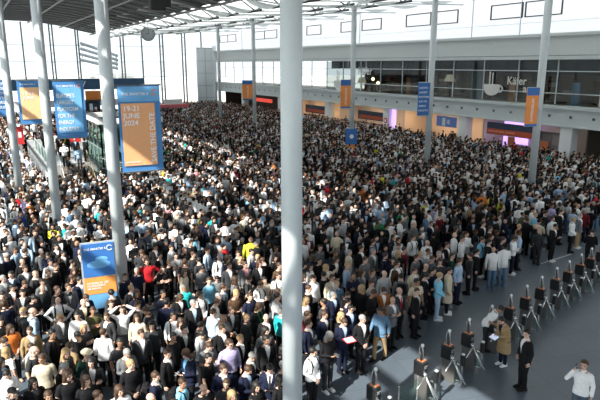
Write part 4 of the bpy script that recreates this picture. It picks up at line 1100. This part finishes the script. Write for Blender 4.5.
for k in range(5):
    for xx in (5.5, 6.4):
        if rnd.random() < .6: rest.append((xx, 44.5-.15-.33*k*1.9, ZP-.17*(int(k*1.9)+1)+.04))
for k in range(26):  # a few people at the counters and behind them
    yq = rnd.uniform(18, 100)
    if all(abs(yq-q) > 1.2 for q in (18.5, 20.5, 31, 33.8, 37.5, 43, 55.6, 69, 83.5, 98)): rest.append((XW+1.3, yq, 0.))
# the uncountable rest of the crowd: one mesh
def lowpoly(kind, arms, lod):
    g = G(); n = 8 if lod == 0 else 6
    g.ell((0, -.005, 1.625), (.078, .092, .115), n, 6 if lod == 0 else 4, 0)
    if kind != 'bald': g.ell((0, .022, 1.668), (.090, .100, .098) if kind != 'long' else (.1, .1, .105), n, 6 if lod == 0 else 4, 1)
    if kind == 'long': g.tube([(0, .06, 1.66), (0, .07, 1.40)], [(.09, .05), (.10, .05)], 6, 1)
    def LL(rings, nn, mi): g.loft(rings, nn, mi)
    hem = .80
    LL([(hem, .185, .135, .01), (1.05, .168, .122, 0), (1.3, .195, .135, 0), (1.41, .185, .11, .01), (1.475, .075, .065, .015)], n+2, 2)
    if kind in ('suit', 'long'): g.add([(-.075, -.105, 1.455), (.075, -.105, 1.455), (.055, -.152, 1.32), (.0, -.148, 1.04), (-.055, -.152, 1.32)], [(0, 1, 2, 3, 4)], 3)
    for s in (-1, 1):
        if arms == 'down': P = [(s*.19, .01, 1.41), (s*.25, .03, 1.15), (s*.26, -.03, .88)]
        elif arms == 'fwd': P = [(s*.19, .01, 1.41), (s*.25, .0, 1.14), (s*.08, -.26, 1.14)]
        else: P = [(s*.19, .01, 1.41), (s*.26, -.02, 1.15), (-s*.07, -.22, 1.20)]
        g.tube(P, [.068, .056, .045], 6 if lod == 0 else 4, 2)
        g.ell(Vector(P[2])+(Vector(P[2])-Vector(P[1])).normalized()*.05, (.036, .036, .045), 5, 3, 0)
        if lod == 0: g.tube([(s*.09, .01, .92), (s*.095, 0, .5), (s*.095, .01, .06)], [.10, .075, .065], 6, 4); g.tube([(s*.1, .06, .04), (s*.1, -.18, .03)], [(.04, .04), (.04, .025)], 5, 4)
        else: g.tube([(s*.09, .01, .92), (s*.095, .01, 0.0)], [.10, .065], 4, 4)
    vs = np.array(g.v); tri = []; vm = np.zeros(len(vs), dtype=int)
    for f, m_ in zip(g.f, g.m):
        for i in f: vm[i] = m_
        for k in range(1, len(f)-1): tri.append((f[0], f[k], f[k+1]))
    return vs, np.array(tri), vm
LP = {}
for lod in (0, 1):
    LP[lod] = [lowpoly(k, a, lod) for k, a in (('suit', 'down'), ('suit', 'fwd'), ('plain', 'down'), ('plain', 'cross'), ('bald', 'down'), ('long', 'fwd'), ('plain', 'fwd'))]
AV, AT, AC = [], [], []; off = 0
HCL = [HC['d']]*6+[HC['b']]*4+[HC['g']]; SKL = [(.64, .43, .34), (.60, .38, .29), (.56, .34, .25), (.38, .22, .15), (.17, .085, .05)]
for x, y, z in rest:
    hr, kind, col, inner, pose = rlook()
    if col in ('cream', 'tan', 'grey', 'pale_grey', 'navy') or (y > 62 and rnd.random() < .3): col = rnd.choice(('black', 'black', 'white', 'charcoal')) if rnd.random() < .7 else col
    lod = 0 if y < 46 and x < 36 else 1
    v = rnd.choice((0, 0, 1)) if kind in 'JC' else rnd.choice((2, 3, 6, 2))
    if hr == 'x': v = 4
    if hr in 'DBL': v = 5
    vs, tri, vm = LP[lod][v]
    a = math.radians(rnd.gauss(14, 34) if rnd.random() < .86 else rnd.uniform(90, 270)); sc = rnd.uniform(.93, 1.06); w_ = rnd.uniform(.95, 1.12)
    c, s = math.cos(a)*sc*w_, math.sin(a)*sc*w_
    q = np.empty_like(vs); q[:, 0] = x+vs[:, 0]*c-vs[:, 1]*s; q[:, 1] = y+vs[:, 0]*s+vs[:, 1]*c; q[:, 2] = z+vs[:, 2]*sc
    pal = np.array([rnd.choice(SKL), rnd.choice(HCL), CC[col], CC[inner or 'white'], CC[rnd.choice(['black', 'black', 'charcoal', 'navy', 'black', 'denim'])]])
    AV.append(q); AT.append(tri+off); AC.append(pal[vm]); off += len(vs)
AV, AT, AC = np.concatenate(AV), np.concatenate(AT), np.concatenate(AC)
me = bpy.data.meshes.new('crowd'); me.vertices.add(len(AV)); me.vertices.foreach_set('co', AV.astype(np.float32).ravel())
me.loops.add(AT.size); me.loops.foreach_set('vertex_index', AT.astype(np.int32).ravel()); me.polygons.add(len(AT)); me.polygons.foreach_set('loop_start', np.arange(0, AT.size, 3, dtype=np.int32))
me.update(calc_edges=True); me.polygons.foreach_set('use_smooth', [True]*len(AT))
ca = me.color_attributes.new('cloth_colour', 'FLOAT_COLOR', 'POINT'); ca.data.foreach_set('color', np.concatenate([AC, np.ones((len(AC), 1))], 1).astype(np.float32).ravel())
m = bpy.data.materials.new('crowd_clothes'); m.use_nodes = True; nt = m.node_tree; b = nt.nodes['Principled BSDF']
at_ = nt.nodes.new('ShaderNodeVertexColor'); at_.layer_name = 'cloth_colour'; n = nt.nodes.new('ShaderNodeTexNoise'); n.inputs['Scale'].default_value = 6
r = nt.nodes.new('ShaderNodeMapRange'); r.inputs['To Min'].default_value = .82; r.inputs['To Max'].default_value = 1.15; nt.links.new(n.outputs['Fac'], r.inputs['Value'])
tc = nt.nodes.new('ShaderNodeTexCoord'); nt.links.new(tc.outputs['Object'], n.inputs['Vector'])
sc_ = nt.nodes.new('ShaderNodeVectorMath'); sc_.operation = 'SCALE'; nt.links.new(at_.outputs['Color'], sc_.inputs[0]); nt.links.new(r.outputs['Result'], sc_.inputs['Scale']); nt.links.new(sc_.outputs['Vector'], b.inputs['Base Color'])
b.inputs['Roughness'].default_value = .85; b.inputs['Specular IOR Level'].default_value = .2
o = bpy.data.objects.new('distant_crowd', me); COL.objects.link(o); me.materials.append(m); o['kind'] = 'stuff'; tag(o, 'dense waiting crowd filling the hall from the middle distance to the far end', 'crowd')
# ---- things people hold or carry
def hand_mid(p, fwd=.30, z=1.14, lat=0.):
    c, s = math.cos(p['rz']), math.sin(p['rz']); k = p['sc']*p['wd']; lx, ly = lat*k, -fwd*k
    return (p['x']+lx*c-ly*s, p['y']+lx*s+ly*c, z*p['sc'])
def P(o): return next(p for p in PEOPLE if p['o'] is o)
def held(name, g, m, p, label, cat, fwd=.34, z=1.17, lat=0., rot=(0, 0, 0), extra=None):
    t = thing(name, label, cat, hand_mid(p, fwd, z, lat)); t.rotation_euler = (rot[0], rot[1], p['rz']+rot[2]); part(extra or 'body', g, m, t); return t
p = P(HERO['the person with the red folder']); t = held('folder', G().rbox((0, 0, 0), (.34, .25, .02), .005), mat('folder_red', (.7, .03, .04), .5), p, 'red folder held open by a navy suited person at the crowd front', 'folder', .36, 1.19, 0, (.2, 0, 0), 'cover'); part('paper', G().box((0, 0, .013), (.28, .2, .004)), WPRINT, t)
p = P(HERO['the person with the orange folder']); t = held('folder', G().rbox((0, 0, 0), (.26, .02, .36), .005), mat('folder_orange', (.85, .25, .05), .5), p, 'orange folder held up by a black suited person near the left edge', 'folder', .34, 1.15, .08, (-.3, .25, 0), 'cover'); part('clip', G().box((0, -.014, .15), (.1, .01, .02)), INOX, t)
p = P(coatp); t = held('tablet', G().rbox((0, 0, 0), (.28, .20, .012), .004), BLACKP, p, 'tablet computer with a pale lit screen held by the tan coated person', 'tablet', .44, 1.07, 0, (.45, 0, 0), 'case'); part('screen', G().box((0, 0, .009), (.25, .17, .002)), mat('tablet_screen', (.6, .65, .8), .3, emit=(.6, .68, .9), es=.45), t)
p = P(caller); t = thing('phone', 'dark mobile phone pressed to the ear of the white shirted caller', 'phone', hand_mid(p, .10, 1.60, -.135)); t.rotation_euler = (.15, -.15, p['rz']); part('body', G().rbox((0, 0, 0), (.014, .07, .15), .004), BLACKP, t); part('camera_lens', G().tube([(-.006, .02, .05), (-.010, .02, .05)], .010, 10), INOX, t)
PHONES = [q for q in PEOPLE if q['pose'] == 'p' and q['o'] is not coatp and q['kind'] in 'JSNHT' and q['anchor'] != 'the person with the red folder' and q['py'] > 200]
# labels
def words(s): return len(s.replace('-', ' ').replace(',', ' ').split())
ANCH = [(p['px'], p['py'], p['anchor']) for p in PEOPLE if p['anchor']]
for X, Y, z, n in ((LCOL[0][0], LCOL[0][1], 5, 'the thick middle column'),): pass
ANCH += [(292, 300, 'the thick middle column'), (97, 262, 'the freestanding sign'), (122, 290, 'the banner column foot'), (58, 215, 'the second left column')]
for (hx, hy), n in zip(heads, ['leftmost', 'second', 'third', 'fourth', 'fifth', 'sixth', 'seventh']): pass
seen = set()
def rel(p, a):
    dx, dy = p['px']-a[0], p['py']-a[1]; d = math.hypot(dx, dy); n = a[2]
    h = 'left' if dx < 0 else 'right'; v = 'behind' if dy < 0 else 'in front of'
    if abs(dx) > 2.2*abs(dy): w_ = h+' of'
    elif abs(dy) > 2.2*abs(dx): w_ = v
    else: w_ = ('up' if dy < 0 else 'down')+' '+h+' of'
    q = 'close' if d < 14 else 'just' if d < 26 else 'a bit' if d < 42 else 'farther' if d < 70 else 'far'
    return q+' '+w_+' '+n, d
for p in sorted(PEOPLE, key=lambda p: 0 if p['anchor'] else 1):
    hw = HAIRW[p['hr']]; cw = p['col'].replace('_', ' '); gw = KW[p['kind']]
    if p['kind'] == 'J' and p['col'] in ('rust', 'tan', 'denim', 'cream', 'brown', 'maroon', 'slate', 'black') and (p['col'] != 'black' or p['inner'] == 'charcoal'): gw = 'jacket'
    base = '%s person in %s %s' % (hw, cw, gw); alt = [base]
    if p['kind'] in 'JC' and p['inner']: alt.append(base+' over '+p['inner'].replace('_', ' '))
    if POSEW[p['pose']]: alt.append(base+', '+POSEW[p['pose']])
    if 'sun' in p['ex']: alt.append(base+' and sunglasses')
    if 'straps' in p['ex']: alt.append(base+' with black straps')
    rs = sorted([rel(p, a) for a in ANCH if a[2] != p['anchor']], key=lambda q: q[1])
    done = False
    for r_, d in rs:
        for b_ in alt[::-1]:
            s_ = b_+', '+r_
            if words(s_) <= 16 and s_ not in seen: done = True; break
        if done: break
    seen.add(s_); p['o']['label'] = s_; p['rel'] = r_; p['hw'] = hw; p['short'] = '%s %s' % (cw, gw)
p = P(guard); guard['label'] = 'dark haired guard in black suit standing alone sideways on the empty floor'
caller['label'] = 'balding person in white shirt phoning at the bottom right corner'
coatp['label'] = 'person in tan knee length coat holding a tablet at the turnstiles'
helper['label'] = 'white topped person bending over a turnstile towards the tan coated person'
def carried(what, p):
    for s_ in ('%s of %s person in %s, %s' % (what, p['hw'], p['short'], p['rel']), '%s of person in %s, %s' % (what, p['short'], p['rel']), '%s of %s one, %s' % (what, p['short'], p['rel'])):
        if words(s_) <= 16 and s_ not in seen: break
    seen.add(s_); return s_
for p in PHONES:
    t = thing('phone', '', 'phone', hand_mid(p, .36, 1.20)); t.rotation_euler = (.5, 0, p['rz']); part('body', G().rbox((0, 0, 0), (.075, .15, .012), .004), BLACKP, t); part('screen', G().box((0, 0, .007), (.066, .14, .002)), mat('phone_screen', (.12, .14, .17), .15), t)
    t['group'] = 'phones held in the crowd'; t['label'] = carried('phone', p)
for p in PEOPLE:
    for e, nmx, gk in (('straps', 'backpack', 'backpack'), ('strap', 'shoulder_bag', 'shoulder_bag')):
        if e in p['ex']:
            o = bpy.data.objects.new(nmx, garment(gk, p['pose'])); COL.objects.link(o); o.matrix_basis = p['o'].matrix_basis.copy(); o.location = p['o'].location; o.rotation_euler = p['o'].rotation_euler; o.scale = p['o'].scale
            slot(o, [MC['cloth_'+('black' if rnd.random() < .7 else 'charcoal')]])
            tag(o, carried(nmx.replace('_', ' '), p), 'bag', 'bags carried in the crowd')
print('people', len(PEOPLE), 'stuff', len(rest), 'verts', len(AV))

# ------------------------------------------------------------------ light
w = bpy.data.worlds.new('world'); scene.world = w; w.use_nodes = True
bg = w.node_tree.nodes['Background']; bg.inputs['Color'].default_value = (.90, .96, 1.0, 1); bg.inputs['Strength'].default_value = 1.25
sun = bpy.data.lights.new('sun', 'SUN'); sun.energy = 9.5; sun.angle = math.radians(.6); sun.color = (1, .95, .86)
so = bpy.data.objects.new('sun', sun); COL.objects.link(so)
sd = Vector((.90, .36, -math.tan(math.radians(40))*.969)).normalized()
so.rotation_euler = sd.to_track_quat('-Z', 'Y').to_euler(); so.location = (-30, 20, 40)
def area(loc, sx, sy, e, col, rot=(0, 0, 0)):
    l = bpy.data.lights.new('downlight', 'AREA'); l.shape = 'RECTANGLE'; l.size = sx; l.size_y = sy; l.energy = e; l.color = col
    o = bpy.data.objects.new('downlight', l); COL.objects.link(o); o.location = loc; o.rotation_euler = rot
area((XW+2.2, 48, 3.55), .4, 10, 260, (1, .78, .55)); area((XW+2.2, 61, 3.55), .4, 10, 220, (1, .82, .62)); area((XW+2.2, 76, 3.55), .4, 10, 260, (1, .75, .5)); area((XW+2.2, 36.5, 3.55), .3, 7, 60, (1, .9, .8))
area((XW+4, 35, 9.2), 1, 30, 60, (1, .75, .5))
scene.view_settings.view_transform = 'Standard'; scene.view_settings.look = 'None'; scene.view_settings.gamma = 1; scene.view_settings.use_curve_mapping = False
scene.view_settings.exposure = .28
scene.cycles.use_denoising = True; scene.cycles.max_bounces = 8; scene.cycles.transparent_max_bounces = 16
